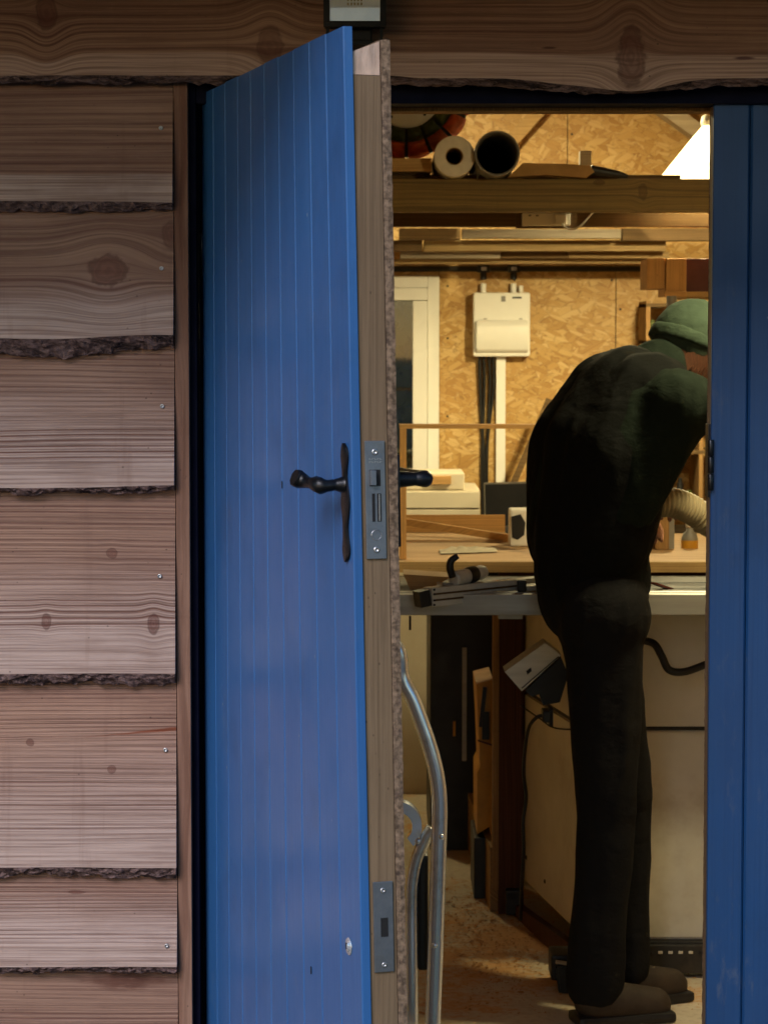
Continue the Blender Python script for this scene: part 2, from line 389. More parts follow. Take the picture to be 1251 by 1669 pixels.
M['olive'] = plain('brown_card', (.34, .20, .07), .8, var=.2)

def concrete():
    g = G('concrete_floor'); x, y, z = g.pos(); v = g.xyz(x, y, z)
    n = g.noise(v, 3, 6, .6); f = g.noise(v, 60, 4, .6)
    c = g.mix(g.step(n, .3, .7), (.62, .55, .42), (.50, .43, .31)); c = g.mix(g.step(f, .45, .75, 0, .4), c, (.22, .17, .11))
    d = g.noise(v, 2.6, 7, .72, .3); dx = g.mul(g.sub(x, .24), 1 / .26); dy = g.mul(g.sub(y, 1.55), 1 / .5); loc = g.M('POWER', 2.718, g.mul(g.add(g.mul(dx, dx), g.mul(dy, dy)), -1.0))
    dm = g.step(g.add(g.add(d, g.mul(g.sub(f, .5), .3)), g.sub(g.mul(loc, .20), .10)), .42, .60)
    c = g.mix(g.mul(dm, .85), c, g.mix(g.noise(v, 160, 3), (.50, .22, .06), (.70, .40, .15)))
    g.bump(g.add(g.add(g.mul(n, .3), g.mul(f, .3)), g.mul(g.mul(dm, g.noise(v, 300, 3)), .8)), .003, .6)
    return g.fin(c, g.step(dm, 0, 1, .6, .95), spec=.3)
M['concrete'] = concrete()
def ground_mat():
    g = G('yard_ground'); x, y, z = g.pos(); v = g.xyz(x, y, z)
    c = g.ramp(g.noise(v, 30, 6, .7), [(.3, (.05, .045, .04)), (.6, (.13, .12, .105)), (.8, (.22, .2, .18))])
    c = g.mix(g.step(g.noise(v, .35, 4), .45, .6), c, (.05, .07, .025)); g.bump(g.noise(v, 30, 6, .7), .02, .8); return g.fin(c, .95)
M['ground'] = ground_mat()
def glass_mat(name='window_glass', col=(1, 1, 1)):
    g = G(name); g.t.nodes.remove(g.b)
    gl = g.n('ShaderNodeBsdfGlossy'); gl.inputs['Roughness'].default_value = .02; gl.inputs[0].default_value = (1, 1, 1, 1)
    tr = g.n('ShaderNodeBsdfTransparent'); tr.inputs[0].default_value = (*col, 1)
    fr = g.n('ShaderNodeFresnel'); fr.inputs[0].default_value = 1.5; mx = g.n('ShaderNodeMixShader')
    g.l(fr.outputs[0], mx.inputs[0]); g.l(tr.outputs[0], mx.inputs[1]); g.l(gl.outputs[0], mx.inputs[2]); g.l(mx.outputs[0], g.out.inputs[0]); return g.m
M['glass'] = glass_mat()
def emit(name, col, s, base=(.8, .8, .8)):
    g = G(name); g.fin(base, .6); g.b.inputs['Emission Color'].default_value = (*col, 1); g.b.inputs['Emission Strength'].default_value = s; return g.m
g_ = G('lit_lamp_shade'); tr_ = g_.n('ShaderNodeBsdfTranslucent'); tr_.inputs[0].default_value = (.9, .86, .74, 1); mx_ = g_.n('ShaderNodeMixShader'); mx_.inputs[0].default_value = .6
g_.b.inputs['Base Color'].default_value = (.8, .78, .7, 1); g_.b.inputs['Emission Color'].default_value = (1, .82, .5, 1); g_.b.inputs['Emission Strength'].default_value = 2.5
g_.l(g_.b.outputs[0], mx_.inputs[1]); g_.l(tr_.outputs[0], mx_.inputs[2]); g_.l(mx_.outputs[0], g_.out.inputs[0]); M['shade'] = g_.m
M['bulb'] = emit('lit_bulb', (1, .72, .36), 20)
def lens_mat():
    g = G('floodlight_lens'); x, y, z = g.pos()
    return g.fin(g.mix(g.step(g.noise(g.xyz(x, y, z), 30, 3), .3, .7), (.80, .86, .92), (.70, .76, .84)), .5, spec=.3)  # sky mirrored in the lens is put into this pale blue
M['lens'] = lens_mat(); M['flblack'] = plain('floodlight_black', (.008, .008, .009), .6, var=.2, spec=.2)

# ------------------------------------------------------------------ ground, building shell
gb = NB(); box(gb, (-400, -400, -.35), (400, 400, -.14)); obj('ground', gb, M['ground'], kind='structure')
fb = NB(); box(fb, (-1.9, .10, -.13), (2.4, 4.5, 0)); obj('workshop_floor', fb, M['concrete'], kind='structure')
YB = 4.5
# back wall: openings for the window; separate OSB sheets with a small joint
bw = link('back_wall', bpy.data.meshes.new('back_wall'), None, kind='structure')
b_ = NB(); 
WX0, WX1 = X(470, 500, YB), X(715, 500, YB); WZ1 = Z(700, 450, YB); WZ0 = Z(700, 845, YB)
for (x0, x1, z0, z1) in ((-1.9, WX0, 0, 2.9), (WX1, 2.4, 0, 2.9), (WX0, WX1, WZ1, 2.9), (WX0, WX1, 0, WZ0)):
    box(b_, (x0, YB + .02, z0), (x1, YB + .12, z1))
b_.to_mesh(bw.data); b_.free(); bw.data.materials.append(M['plankdark'])
def sheet(x0, x1, z0, z1, m='osb'):
    b = NB(); box(b, (x0 + .0015, YB, z0 + .0015), (x1 - .0015, YB + .0185, z1 - .0015)); obj('osb_sheet', b, M[m], bw)
xs = [-1.9, -1.1, WX0]
zj = Z(900, 184, YB) + .1
for i in range(2): sheet(xs[i], xs[i + 1], 0, 1.9); sheet(xs[i], xs[i + 1], 1.9, 2.9)
sheet(WX0, WX1, WZ1, 1.9); sheet(WX0, .63, 1.9, 2.9)
sheet(WX1, .80, .0, 1.9); sheet(.80, 2.02, 0, 1.9); sheet(2.02, 2.4, 0, 1.9); sheet(.63, 1.85, 1.9, 2.9); sheet(1.85, 2.4, 1.9, 2.9)
for (xa, za) in [(WX1 + .03, 1.15), (WX1 + .03, 1.42), (WX1 + .03, 1.60), (.785, 1.10), (.785, 1.38), (.785, 1.62), (.815, 1.24), (.815, 1.52), (.45, 1.62), (.62, 2.0), (.645, 2.12), (.42, 1.98), (1.0, 2.02), (.33, 2.1)]:
    b = NB(); lathe(b, [(0, .0004), (.0035, .0012), (.0042, 0)], (xa, YB, za), (0, -1, 0), 10); obj('fixing', b, M['slot'], bw)
b = NB(); box(b, (WX0, YB, 0), (WX1, YB + .0185, WZ0)); obj('painted_panel', b, M['creamwall'], bw)
b = NB(); box(b, (-1.98, .10, -.1), (-1.9, YB + .12, 2.9)); obj('left_wall', b, M['osb_side'], kind='structure')
b = NB(); box(b, (2.4, .10, -.1), (2.48, YB + .12, 2.9)); obj('right_wall', b, M['osb_side'], kind='structure')
# roof with deep eave over the door side
b = NB()
box(b, (-2.6, .0, 2.42), (2.9, 4.9, 2.50)); obj('ceiling', b, M['plankpale'], kind='structure')
b = NB(); box(b, (-2.6, -.95, 2.10), (2.9, -.08, 2.12)); tag(obj('eave_soffit', b, M['plankdark']), 'dark boarded soffit under the eave above the doors', 'soffit')
b = NB(); box(b, (-2.6, -.98, 2.03), (2.9, -.9505, 2.22)); fas = obj('fascia_board', b, M['plankdark']); tag(fas, 'dark timber fascia board along the eave above the doors', 'fascia')

# ------------------------------------------------------------------ cladding
wall = thing('cladding_wall', 'brown and weathered grey waney-edge timber cladding around the blue doors', 'wall', (-1.3, 0, -.13))
def board(name, x0, x1, zt, fe, be, mat, y_top, y_bot, nx=90, thick=.020, seed=0):
    """fe(x): z where the sawn face ends, be(x): z where the bark ends"""
    bm = NB(); cols = []
    for i in range(nx + 1):
        x = x0 + (x1 - x0) * i / nx; zf = fe(x)
        prof = []
        for k in range(7):
            t = k / 6; z = zt + (zf - zt) * t; y = y_top + (y_bot - y_top) * t + .0012 * fbm(x * 6, z * 18, seed)
            prof.append((y, z))
        prof.append((y_bot + thick, zf - .001)); prof.append((y_top + thick, zt))
        cols.append([bm.verts.new((x, y, z)) for y, z in prof])
    n = len(cols[0])
    for i in range(nx):
        for k in range(n): bm.faces.new((cols[i][k], cols[i + 1][k], cols[i + 1][(k + 1) % n], cols[i][(k + 1) % n]))
    bm.faces.new(cols[0]); bm.faces.new(cols[-1][::-1])
    o = obj(name, bm, mat, wall); smooth_by_angle(o, 40)
    # bark strip below the sawn face
    bm = NB(); cols = []; nb = max(60, int((x1 - x0) / .0035)); nb = min(nb, 560)
    for i in range(nb + 1):
        x = x0 + .0005 + (x1 - x0 - .001) * i / nb; zf, zb = fe(x), be(x); h = max(zf - zb, .001)
        r = lambda k, a: a * fbm(x * 75, k * 2.1, seed + 5, 3)
        row = [(y_bot + .0005, zf)]
        for k in range(1, 6):
            t = k / 5
            y = y_bot + .0012 + .010 * t * t + r(k, .012) ; z = zf - h * t + r(k + 9, .008) * min(1, h / .012)
            row.append((y, min(z, zf - .0003 * k)))
        row.append((y_bot + thick - .001, row[-1][1] + .004)); row.append((y_bot + thick - .001, zf - .0015))
        cols.append([bm.verts.new((x, y, z)) for y, z in row])
    n = len(cols[0])
    for i in range(nb):
        for k in range(n): bm.faces.new((cols[i][k], cols[i + 1][k], cols[i + 1][(k + 1) % n], cols[i][(k + 1) % n]))
    bm.faces.new(cols[0]); bm.faces.new(cols[-1][::-1])
    obj('bark', bm, M['bark'], o)
    return o
YW = -.035
def zp(py, px=140, Y=YW): return Z(px, py, Y)
def xp(px, py=800, Y=YW): return X(px, py, Y)
def kn(px, py, rx, ry, s=.8): return (xp(px, py), zp(py, px), rx * S(YW), ry * S(YW), s)
WL = (.34, .21, .155); WD = (.12, .05, .04); WG = (.48, .375, .345); SAPC = (.44, .335, .30)
xr = xp(284)
edges = [   # face bottom px, bark bottom px, amplitude, weathering
    (330, 346, .006), (547, 573, .009), (793, 803, .004), (1099, 1117, .005), (1413, 1428, .004), (1575, 1588, .003), (1850, 1864, .005), (2120, 2134, .004), (2400, 2412, .004)]
tops = [128] + [e[1] for e in edges[:-1]]
kn_l = [[], [kn(175, 440, 30, 24, .85), kn(282, 382, 20, 22, .6)], [], [kn(181, 903, 9, 8, .8), kn(75, 1013, 8, 12, .9), kn(250, 1017, 9, 16, 1.0)],
        [kn(48, 1212, 6, 6, .9), kn(181, 1256, 7, 7, .8)], [kn(124, 1457, 14, 3, .9)], [], [], []]
st_l = [None, None, None, None, None, None, [(xp(200), zp(1603), .075, .016, (.07, .016, .007))], None, None]
cr_l = [()] * 4 + [[(xp(128), zp(1204), .15, .09, .003, (.16, .035, .012))]] + [()] * 4
freqs = [60, 42, 120, 110, 130, 150, 140, 110, 110]
for i, (f, bk, amp) in enumerate(edges):
    zt = zp(tops[i]) + .035; zf0, zb0 = zp(f), zp(bk)
    fe = lambda x, zf0=zf0, amp=amp, i=i: zf0 + amp * (fbm(x * 3.0, i * 3.7, 1, 2)) * 1.6
    be = lambda x, zb0=zb0, amp=amp, i=i: zb0 + amp * 1.6 * fbm(x * 3.0, i * 3.7, 1, 2) + .009 * fbm(x * 22, i * 5.1, 2, 4) + .010 * fbm(x * 6.5, i * 2.3, 6, 2)
    tn = [.92, .95, 1.0, 1.06, 1.1, 1.04, .9, 1, 1][i]; WLi = tuple(k * tn for k in WL)
    m = wood('larch_board', WLi, WD, freqs[i], 'X', knots=kn_l[i], seed=i * 4.7 + 1, sap=(zf0 + [.045, .05, .038, .075, .06, .035, .04, .04, .04][i], SAPC),
             grey=(zf0 + .02, zf0 + [.05, .12, .2, .24, .26, .14, .2, .2, .2][i], WG), stain=st_l[i], cracks=cr_l[i], line=1.0, sharp=3.2, wob=.006, bumpd=.0025)
    o = board('board', -2.5, xr, zt, fe, be, m, -.014, -.041, seed=i * 3.3)
    sx, sy = [(262, 208), (263, 437), (264, 662), (260, 939), (269, 1223), (272, 1540), (270, 1720), (0, 0), (0, 0)][i]
    if sx:
        p = P(sx, sy, -.030); t = (zt - p.z) / (zt - zf0); yy = -.014 - .027 * t
        b = NB(); lathe(b, [(0, .0), (.0012, .0), (.0014, .0014), (.0034, .0018), (.0034, -.002), (0, -.002)], (p.x, yy - .0015, p.z), (0, -1, 0), 14); obj('screw', b, M['screw'], o, smooth=True)
# wide board over the doors, and one above it
def top_fe(x):
    px = 625.5 + x / S(-.055)
    z = Z(600, 123, -.055)
    if px > 640: z = Z(600, 123 + 4 * min(1, (px - 640) / 40) + 21 * math.exp(-((px - 1030) / 75) ** 2) + 9 * math.exp(-((px - 920) / 70) ** 2), -.055)
    return z + .0022 * fbm(x * 5, 1, 1, 2)
def top_be(x):
    px = 625.5 + x / S(-.055)
    z = top_fe(x) - .012 - .005 * fbm(x * 20, 2, 2, 4)
    if 940 < px < 1120: z += .010 * math.exp(-((px - 1030) / 60) ** 2)
    return z
def kn2(px, py, rx, ry, s=.8): return (X(px, py, -.055), Z(px, py, -.055), rx * S(-.055), ry * S(-.055), s)
mt = wood('larch_top_board', (.30, .175, .12), (.085, .028, .020), 72, 'X', knots=[kn2(75, 18, 16, 28, .8), kn2(440, 74, 20, 30, .6), kn2(1028, 92, 22, 46, .9)], seed=31,
          sap=(Z(300, 86, -.055), (.42, .285, .235)), line=.9, wob=.008, bumpd=.0016, stain=[(X(1210, 95, -.05), Z(1210, 95, -.05), .02, .003, (.05, .01, .02)), (X(895, 78, -.05), Z(895, 78, -.05), .014, .0025, (.05, .015, .01))])
board('board', -2.5, 2.8, Z(600, -170, -.04), top_fe, top_be, mt, -.030, -.060, nx=260, seed=50)
ztb = Z(600, -175, -.04)
m2 = wood('larch_high_board', WL, WD, 70, 'X', seed=37, line=.6)
board('board', -2.5, 2.8, 2.42, lambda x: ztb + .002 * fbm(x * 4, 2), lambda x: ztb - .014 + .004 * fbm(x * 20, 4), m2, -.036, -.075, nx=60, seed=61)
# cladding right of the doors (outside the picture)
for i, (f, bk, amp) in enumerate(edges):
    zt = zp(tops[i]) + .035; zf0, zb0 = zp(f), zp(bk)
    m = wood('larch_board_east', WL, WD, freqs[i], 'X', seed=i * 2.7 + 41, sap=(zf0 + .04, SAPC), grey=(zf0 + .02, zf0 + .15, WG), line=.7)
    board('board', 1.55, 2.8, zt, lambda x, z=zf0, i=i: z + .005 * fbm(x * 3, i), lambda x, z=zb0, i=i: z + .006 * fbm(x * 20, i), m, -.014, -.041, nx=40, seed=i + 80)
# ------------------------------------------------------------------ door frame
fr = thing('door_frame', 'brown timber trim and dark jambs framing the door opening', 'door frame', (.1, .05, -.13))
b = NB(); x0, x1 = xp(286.5, 800, -.02), X(309, 800, -.02)
box(b, (x0, -.022, -.13), (x1, .02, Z(300, 128, -.02)), .0015); obj('trim', b, M['trim'], fr)
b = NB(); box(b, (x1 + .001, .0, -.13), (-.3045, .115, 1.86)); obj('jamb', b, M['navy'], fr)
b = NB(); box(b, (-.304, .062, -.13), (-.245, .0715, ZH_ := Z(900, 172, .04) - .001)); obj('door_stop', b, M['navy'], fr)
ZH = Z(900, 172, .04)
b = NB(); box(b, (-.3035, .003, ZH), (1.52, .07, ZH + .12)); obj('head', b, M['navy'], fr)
b = NB(); box(b, (-.3035, .072, ZH - .006), (1.52, .118, ZH + .10)); obj('head_batten', b, M['bench'], fr)
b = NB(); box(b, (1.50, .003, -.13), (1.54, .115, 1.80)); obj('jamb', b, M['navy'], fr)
b = NB(); box(b, (-.286, .0, -.13), (1.50, .10, -.005)); obj('sill', b, M['bench'], fr)
# stud wall and lining behind the cladding
sw = link('front_wall', bpy.data.meshes.new('front_wall'), None, kind='structure'); b = NB()
for (xa, xb, za, zb_) in ((-2.5, x1, -.13, 2.42), (1.541, 2.8, -.13, 2.42), (x1 + .0005, 1.5405, ZH + .121, 2.42)):
    box(b, (xa, .008 if xa != x1 + .0005 else .008, za), (xb, .105, zb_))
b.to_mesh(sw.data); b.free(); sw.data.materials.append(M['osb'])

# ------------------------------------------------------------------ open blue door (left leaf), slightly twisted
HY = .036; LW = .881; XH = -.297
TH0 = R(72.9)
dz_top, dz_bot = Z(575, 43, -.80), -.10
def leafmap(u, v, z):
    """u along the leaf from the hinge, v outward (blue side), z up -> world. The leaf is a little twisted."""
    th = TH0 + R(1.0) - R(1.65) * (dz_top - z) / 1.3 * min(1.4, u / LW)
    c, s = math.cos(th), math.sin(th)
    return Vector((XH + u * c - v * s, HY - u * s - v * c, z))
def leaf_bm(bm):
    for v in bm.verts: v.co = leafmap(v.co.x, v.co.y, v.co.z)
    return bm
def ZL(py, u=LW): return Z(600, py, HY - u * math.sin(TH0))
door = thing('open_door', 'blue tongue-and-groove door leaf standing open toward the yard, iron lever on it', 'door', (XH, 0, -.10))
nb = 10; bwid = LW / nb
def zsub(bm, u0, u1, v0, v1, z0, z1, n=14, bev=0):
    """box cut into n height steps so the twist follows"""
    zs = [z0 + (z1 - z0) * k / n for k in range(n + 1)]
    prof = [(u0, v0), (u1, v0), (u1, v1 - bev), (u1 - bev, v1), (u0 + bev, v1), (u0, v1 - bev)] if bev else [(u0, v0), (u1, v0), (u1, v1), (u0, v1)]
    rows = [[bm.verts.new((u, v, z)) for u, v in prof] for z in zs]; k = len(prof)
    for i in range(n):
        for j in range(k): bm.faces.new((rows[i][j], rows[i][(j + 1) % k], rows[i + 1][(j + 1) % k], rows[i + 1][j]))
    bm.faces.new(rows[0][::-1]); bm.faces.new(rows[-1]); return bm
for k in range(nb):
    b = NB(); gap = .0006
    zsub(b, k * bwid + gap * 1.3, (k + 1) * bwid - (gap * 1.3 if k < nb - 1 else 0), -.012, .0, dz_bot, dz_top + .0006 * math.sin(k * 4), bev=.0018 if k < nb - 1 else .0015)
    obj('board', leaf_bm(b), M['blue'], door)
b = NB(); zsub(b, LW - .095, LW - .0035, -.050, -.0135, dz_bot, ZL(121)); obj('stile', leaf_bm(b), M['stile'], door)
b = NB(); zsub(b, .005, .10, -.050, -.0135, dz_bot, ZL(121)); obj('stile', leaf_bm(b), M['stile'], door)
b = NB()
zsub(b, .005, LW - .005, -.0495, -.0135, ZL(121) + .0008, ZL(70), n=4)
for v in b.verts:
    if v.co.z > ZL(100):
        v.co.z += (-.0135 - v.co.y) / .036 * .014 - .010 + .002 * fbm(v.co.x * 30, v.co.y * 90)
for f in list(b.faces):
    pass
obj('top_rail', leaf_bm(b), M['stile_pale'], door)
# OSB inner lining with ragged sawn edge
b = NB(); n = 150; rows = []
for i in range(n + 1):
    z = dz_bot + (ZL(62) - dz_bot) * i / n; j1 = .003 * fbm(z * 40, 1, 3, 3); j2 = .0022 * fbm(z * 55, 7, 3, 3)
    rows.append([b.verts.new((u, v, z + (.003 * fbm(u * 50, v * 200, 2) if i == n else 0))) for u, v in ((.005, -.0625), (LW - .02, -.0625), (LW - .0015 + j1, -.0628 + j2), (LW - .001 + j2, -.0565), (LW - .002 + j1, -.0512), (LW - .02, -.0505), (.005, -.0505))])
for i in range(n):
    for j in range(7): b.faces.new((rows[i][j], rows[i][(j + 1) % 7], rows[i + 1][(j + 1) % 7], rows[i + 1][j]))
b.faces.new(rows[0][::-1]); b.faces.new(rows[-1]); obj('osb_lining', leaf_bm(b), M['chip'], door, label='rough sawn OSB board on the inside of the open door')
# mortice lock plates on the edge of the leaf
def plate(py0, py1, v0, v1, name):
    o = None; b = NB(); box(b, (LW - .004, v0, ZL(py1)), (LW - .0005, v1, ZL(py0)), .0006); return obj(name, leaf_bm(b), M['steel'], door)
vA, vB = -.0455, -.0185
lp = plate(719, 912, vA, vB, 'lock_plate'); kp = plate(1441, 1589, vA, vB, 'deadlock_plate')
vm = (vA + vB) / 2
def edge_box(name, py0, py1, va, vb, mat, par, out=.0012, bev=.0004):
    b = NB(); box(b, (LW - .001, va, ZL(py1)), (LW - .0005 + out, vb, ZL(py0)), bev); return obj(name, leaf_bm(b), mat, par)
def edge_disc(name, py, v, r, mat, par, out=.001):
    b = NB(); lathe(b, [(0, 0), (r * .35, 0), (r * .4, out), (r, out * .7), (r, -.001)], (LW - .0005, v, ZL(py)), (1, 0, 0), 20); return obj(name, leaf_bm(b), mat, par, smooth=True)
edge_disc('screw', 737, vm, .0042, M['screw'], lp); edge_disc('screw', 897, vm, .0042, M['screw'], lp)
edge_box('latch_recess', 766, 793, vm - .007, vm + .008, M['slot'], lp, .0004, 0)
edge_box('latch', 767, 791, vm + .001, vm + .0078, M['steel'], lp, .008)
edge_box('bolt_slot', 805, 851, vm - .0075, vm - .002, M['slot'], lp, .0005, 0); edge_box('bolt_slot', 805, 851, vm + .001, vm + .005, M['slot'], lp, .0005, 0)
edge_box('bolt', 806, 850, vm - .0055, vm - .004, M['screw'], lp, .0012)
b = NB(); lathe(b, [(.0062, 0), (.0066, .0006), (.0072, 0)], (LW - .0005, vm, ZL(873)), (1, 0, 0), 24); obj('stamped_ring', leaf_bm(b), M['screw'], lp)
b = NB()
for row, py in enumerate((747, 752)):
    for k in range(5):
        v = vm + .008 - k * .0036; box(b, (LW - .0006, v, ZL(py + 3)), (LW, v - .0011, ZL(py)))
        if (k + row) % 2: box(b, (LW - .0006, v - .0004, ZL(py + 1)), (LW, v - .0026, ZL(py)))
        else: box(b, (LW - .0006, v - .0004, ZL(py + 3)), (LW, v - .0026, ZL(py + 2)))
sp_ = obj('stamped_marks', leaf_bm(b), M['screw'], lp); sp_['kind'] = 'stuff'
edge_disc('screw', 1455, vm, .0036, M['screw'], kp); edge_disc('screw', 1577, vm, .0036, M['screw'], kp)
edge_box('bolt_hole', 1500, 1531, vm - .006, vm + .004, M['slot'], kp, .0005, 0)
# exterior lever on long iron backplate
uL = LW - .026
hd = lambda name, bm: smooth_by_angle(obj(name, leaf_bm(bm), M['iron'], door), 50)
b = NB(); rows = []; n = 26
zt_, zb_ = ZL(722, uL), ZL(916, uL)
for i in range(n + 1):
    t = i / n; z = zb_ + (zt_ - zb_) * t
    hw = .017 * (math.sin(math.pi * min(1, min(t, 1 - t) * 7) / 2) ** .6) * (.72 + .28 * math.cos((t - .5) * 14)) + .001
    v1 = .0045 + .001 * fbm(z * 60, 2)
    rows.append([b.verts.new((uL + du, v, z)) for du, v in ((-hw, .0005), (-hw, v1 * .6), (-hw * .6, v1), (hw * .6, v1), (hw, v1 * .6), (hw, .0005))])
for i in range(n):
    for j in range(6): b.faces.new((rows[i][j], rows[i][(j + 1) % 6], rows[i + 1][(j + 1) % 6], rows[i + 1][j]))
b.faces.new(rows[0][::-1]); b.faces.new(rows[-1]); hd('handle_plate', b)
zl = ZL(790, uL)
pts = [(uL, .004, zl), (uL, .016, zl), (uL, .026, zl - .001), (uL - .004, .034, zl - .001), (uL - .016, .037, zl + .001), (uL - .034, .037, zl + .001), (uL - .050, .040, zl + .002), (uL - .060, .047, zl + .005), (uL - .060, .054, zl + .008)]
pp, rr = catmull(pts, 6, [.0115, .0075, .0080, .0115, .0105, .0070, .0085, .0130, .0115]); b = NB(); tube(b, pp, rr, 8); hd('lever', b)
b = NB(); lathe(b, [(0, .004), (.004, .0035), (.0072, .0015), (.0086, 0), (.011, .0016), (.012, 0)], (LW - .05, .0006, ZL(1532, .79)), (0, 1, 0), 24)
e_ = obj('escutcheon_ring', leaf_bm(b), M['chrome'], door, smooth=True)
b = NB(); box(b, (LW - .0515, .0005, ZL(1536, .79)), (LW - .0485, .005, ZL(1526, .79))); obj('keyhole', leaf_bm(b), M['slot'], e_)
# inner plate and lever
b = NB(); box(b, (uL - .018, -.0685, ZL(894)), (uL + .018, -.0635, ZL(742)), .0015); hd('inner_handle_plate', b)
pts = [(uL, -.065, ZL(784)), (uL, -.080, ZL(784)), (uL, -.094, ZL(784)), (uL - .002, -.108, ZL(784)), (uL - .03, -.112, ZL(784)), (uL - .09, -.110, ZL(783)), (uL - .11, -.104, ZL(782))]
pp, rr = catmull(pts, 6, [.0125, .0105, .009, .0118, .0105, .009, .0105]); b = NB(); tube(b, pp, rr, 14)
lv = hd('inner_lever', b)
# small scars and screws in blue face
for (u, py) in ((.53, 790), (.655, 1582),):
    b = NB(); box(b, (u - .0015, .0004, ZL(py + 6, u)), (u + .0015, .0014, ZL(py - 6, u)), .0003); obj('screw', leaf_bm(b), M['slot'], door)
# hinges at the hung side
for zc in (1.55, .2):
    b = NB(); lathe(b, [(0, 0), (.0035, 0), (.0035, .1), (0, .1)], (XH - .001, HY + .004, zc - .05), (0, 0, 1), 12); obj('hinge', b, M['iron'], door, smooth=True)

# ------------------------------------------------------------------ fixed blue leaf (right)
XR0 = X(1163, 165, .02)
d2 = thing('closed_door', 'shade-darkened blue boarded door leaf at the right edge, standing shut', 'door', (XR0, .02, -.10))
us = [0, .060] + [.060 + .0845 * k for k in range(1, 11)]
ZT2 = Z(1200, 150, .02)
XR0b = XR0 - .0016
for k in range(len(us) - 1):
    b = NB(); u0, u1 = XR0 + us[k] + .0006, XR0 + us[k + 1] - .0006; u0 = u0 - .0006 if k == 0 else u0
    be_ = .0035; prof = [(u0, .032), (u1, .032), (u1, .02 + be_), (u1 - be_, .02), (u0 + (be_ if k else .0012), .02), (u0, .02 + (be_ if k else .0012))]
    prism(b, [Vector((a, c, -.10)) for a, c in prof], (0, 0, ZT2 + .10)); obj('board', b, M['blue_shaded'], d2)
b = NB(); box(b, (XR0b + .003, .0335, -.10), (XR0 + .095, .070, ZT2)); obj('stile', b, M['stile'], d2)
b = NB(); box(b, (XR0 + .86, .0335, -.10), (XR0 + .90, .070, ZT2)); obj('stile', b, M['stile'], d2)
b = NB(); n = 170; rows = []
for i in range(n + 1):
    z = -.10 + (ZT2 + .10) * i / n; rg = 3.0 if .72 < z < .86 else 1
    j1 = .0022 * rg * fbm(z * 45, 1, 13, 3); j2 = .002 * fbm(z * 60, 7, 13, 3)
    rows.append([b.verts.new((x_, y_, z)) for x_, y_ in ((XR0 + .90, .0712), (XR0 + .01, .0712), (XR0 + .0018 + j1, .0715 + j2), (XR0 + .001 + j2, .078), (XR0 + .002 + j1, .0835), (XR0 + .01, .084), (XR0 + .90, .084))])
for i in range(n):
    for j in range(7): b.faces.new((rows[i][j], rows[i][(j + 1) % 7], rows[i + 1][(j + 1) % 7], rows[i + 1][j]))
b.faces.new(rows[0]); b.faces.new(rows[-1]); obj('osb_lining', b, M['chip'], d2)
hz0, hz1 = Z(1158, 812, 0), Z(1158, 692, 0)
b = NB(); box(b, (XR0 - .003, .034, hz0), (XR0 + .001, .068, hz1), .0006); hg = obj('hinge', b, M['iron'], d2)
hz = (hz1 - hz0)
for k in range(3):
    b = NB(); za = hz0 + .012 + k * (hz * .7) / 3
    lathe(b, [(0, 0), (.0045, 0), (.0052, .001), (.0052, hz * .7 / 3 - .002), (.0045, hz * .7 / 3 - .001), (0, hz * .7 / 3 - .001)], (XR0 - .001, .0145, za), (0, 0, 1), 14); obj('knuckle', b, M['iron'], hg, smooth=True)

# ------------------------------------------------------------------ floodlight
fl = thing('floodlight', 'small black floodlight with pale lens fixed above the open door', 'floodlight', tuple(P(577, 10, -.09)))
YF = -.125
fx0, fx1 = X(527, 30, YF), X(629, 30, YF); fz0 = Z(577, 44, YF); fz1 = fz0 + .092
b = NB(); box(b, (fx0, YF, fz0), (fx1, YF + .028, fz1), .004); hs = obj('housing', b, M['flblack'], fl)
b = NB()
t_ = .0095
box(b, (fx0, YF - .004, fz0), (fx1, YF - .0005, fz0 + t_), .001); box(b, (fx0, YF - .004, fz1 - t_), (fx1, YF - .0005, fz1), .001)
box(b, (fx0, YF - .004, fz0 + t_ + .0002), (fx0 + t_, YF - .0005, fz1 - t_ - .0002)); box(b, (fx1 - t_, YF - .004, fz0 + t_ + .0002), (fx1, YF - .0005, fz1 - t_ - .0002)); obj('bezel', b, M['flblack'], fl)
# reflector pan: bevelled tray behind the glass, LED square in the middle
b = NB(); ix0, ix1, iz0, iz1 = fx0 + t_, fx1 - t_, fz0 + t_, fz1 - t_; q = .019
o4 = [(ix0, iz0), (ix1, iz0), (ix1, iz1), (ix0, iz1)]; i4 = [(ix0 + q, iz0 + q), (ix1 - q, iz0 + q), (ix1 - q, iz1 - q), (ix0 + q, iz1 - q)]
A = [b.verts.new((x, YF - .0015, z)) for x, z in o4]; B = [b.verts.new((x, YF + .008 - .0095 + .0008, z)) for x, z in i4]
for i in range(4): b.faces.new((A[i], A[(i + 1) % 4], B[(i + 1) % 4], B[i]))
b.faces.new(B); obj('reflector', b, M['lens'], fl)
b = NB(); cx, cz = (fx0 + fx1) / 2, (fz0 + fz1) / 2
for i in range(5):
    for j in range(4): box(b, (cx - .012 + i * .0052, YF - .0022, cz - .012 + j * .0062), (cx - .009 + i * .0052, YF - .0009, cz - .008 + j * .0062))
lo = obj('led_array', b, M['rag'], fl); lo['kind'] = 'stuff'
b = NB(); box(b, (ix0 + .0005, YF - .0033, iz0 + .0005), (ix1 - .0005, YF - .0028, iz1 - .0005)); obj('glass', b, M['glass'], fl)
for s in (0, 1):
    xx = fx0 + .004 if s == 0 else fx1 - .010
    b = NB(); box(b, (xx, YF + .008, fz0 - .020), (xx + .005, YF + .014, fz0 + .03)); obj('bracket', b, M['flblack'], fl)
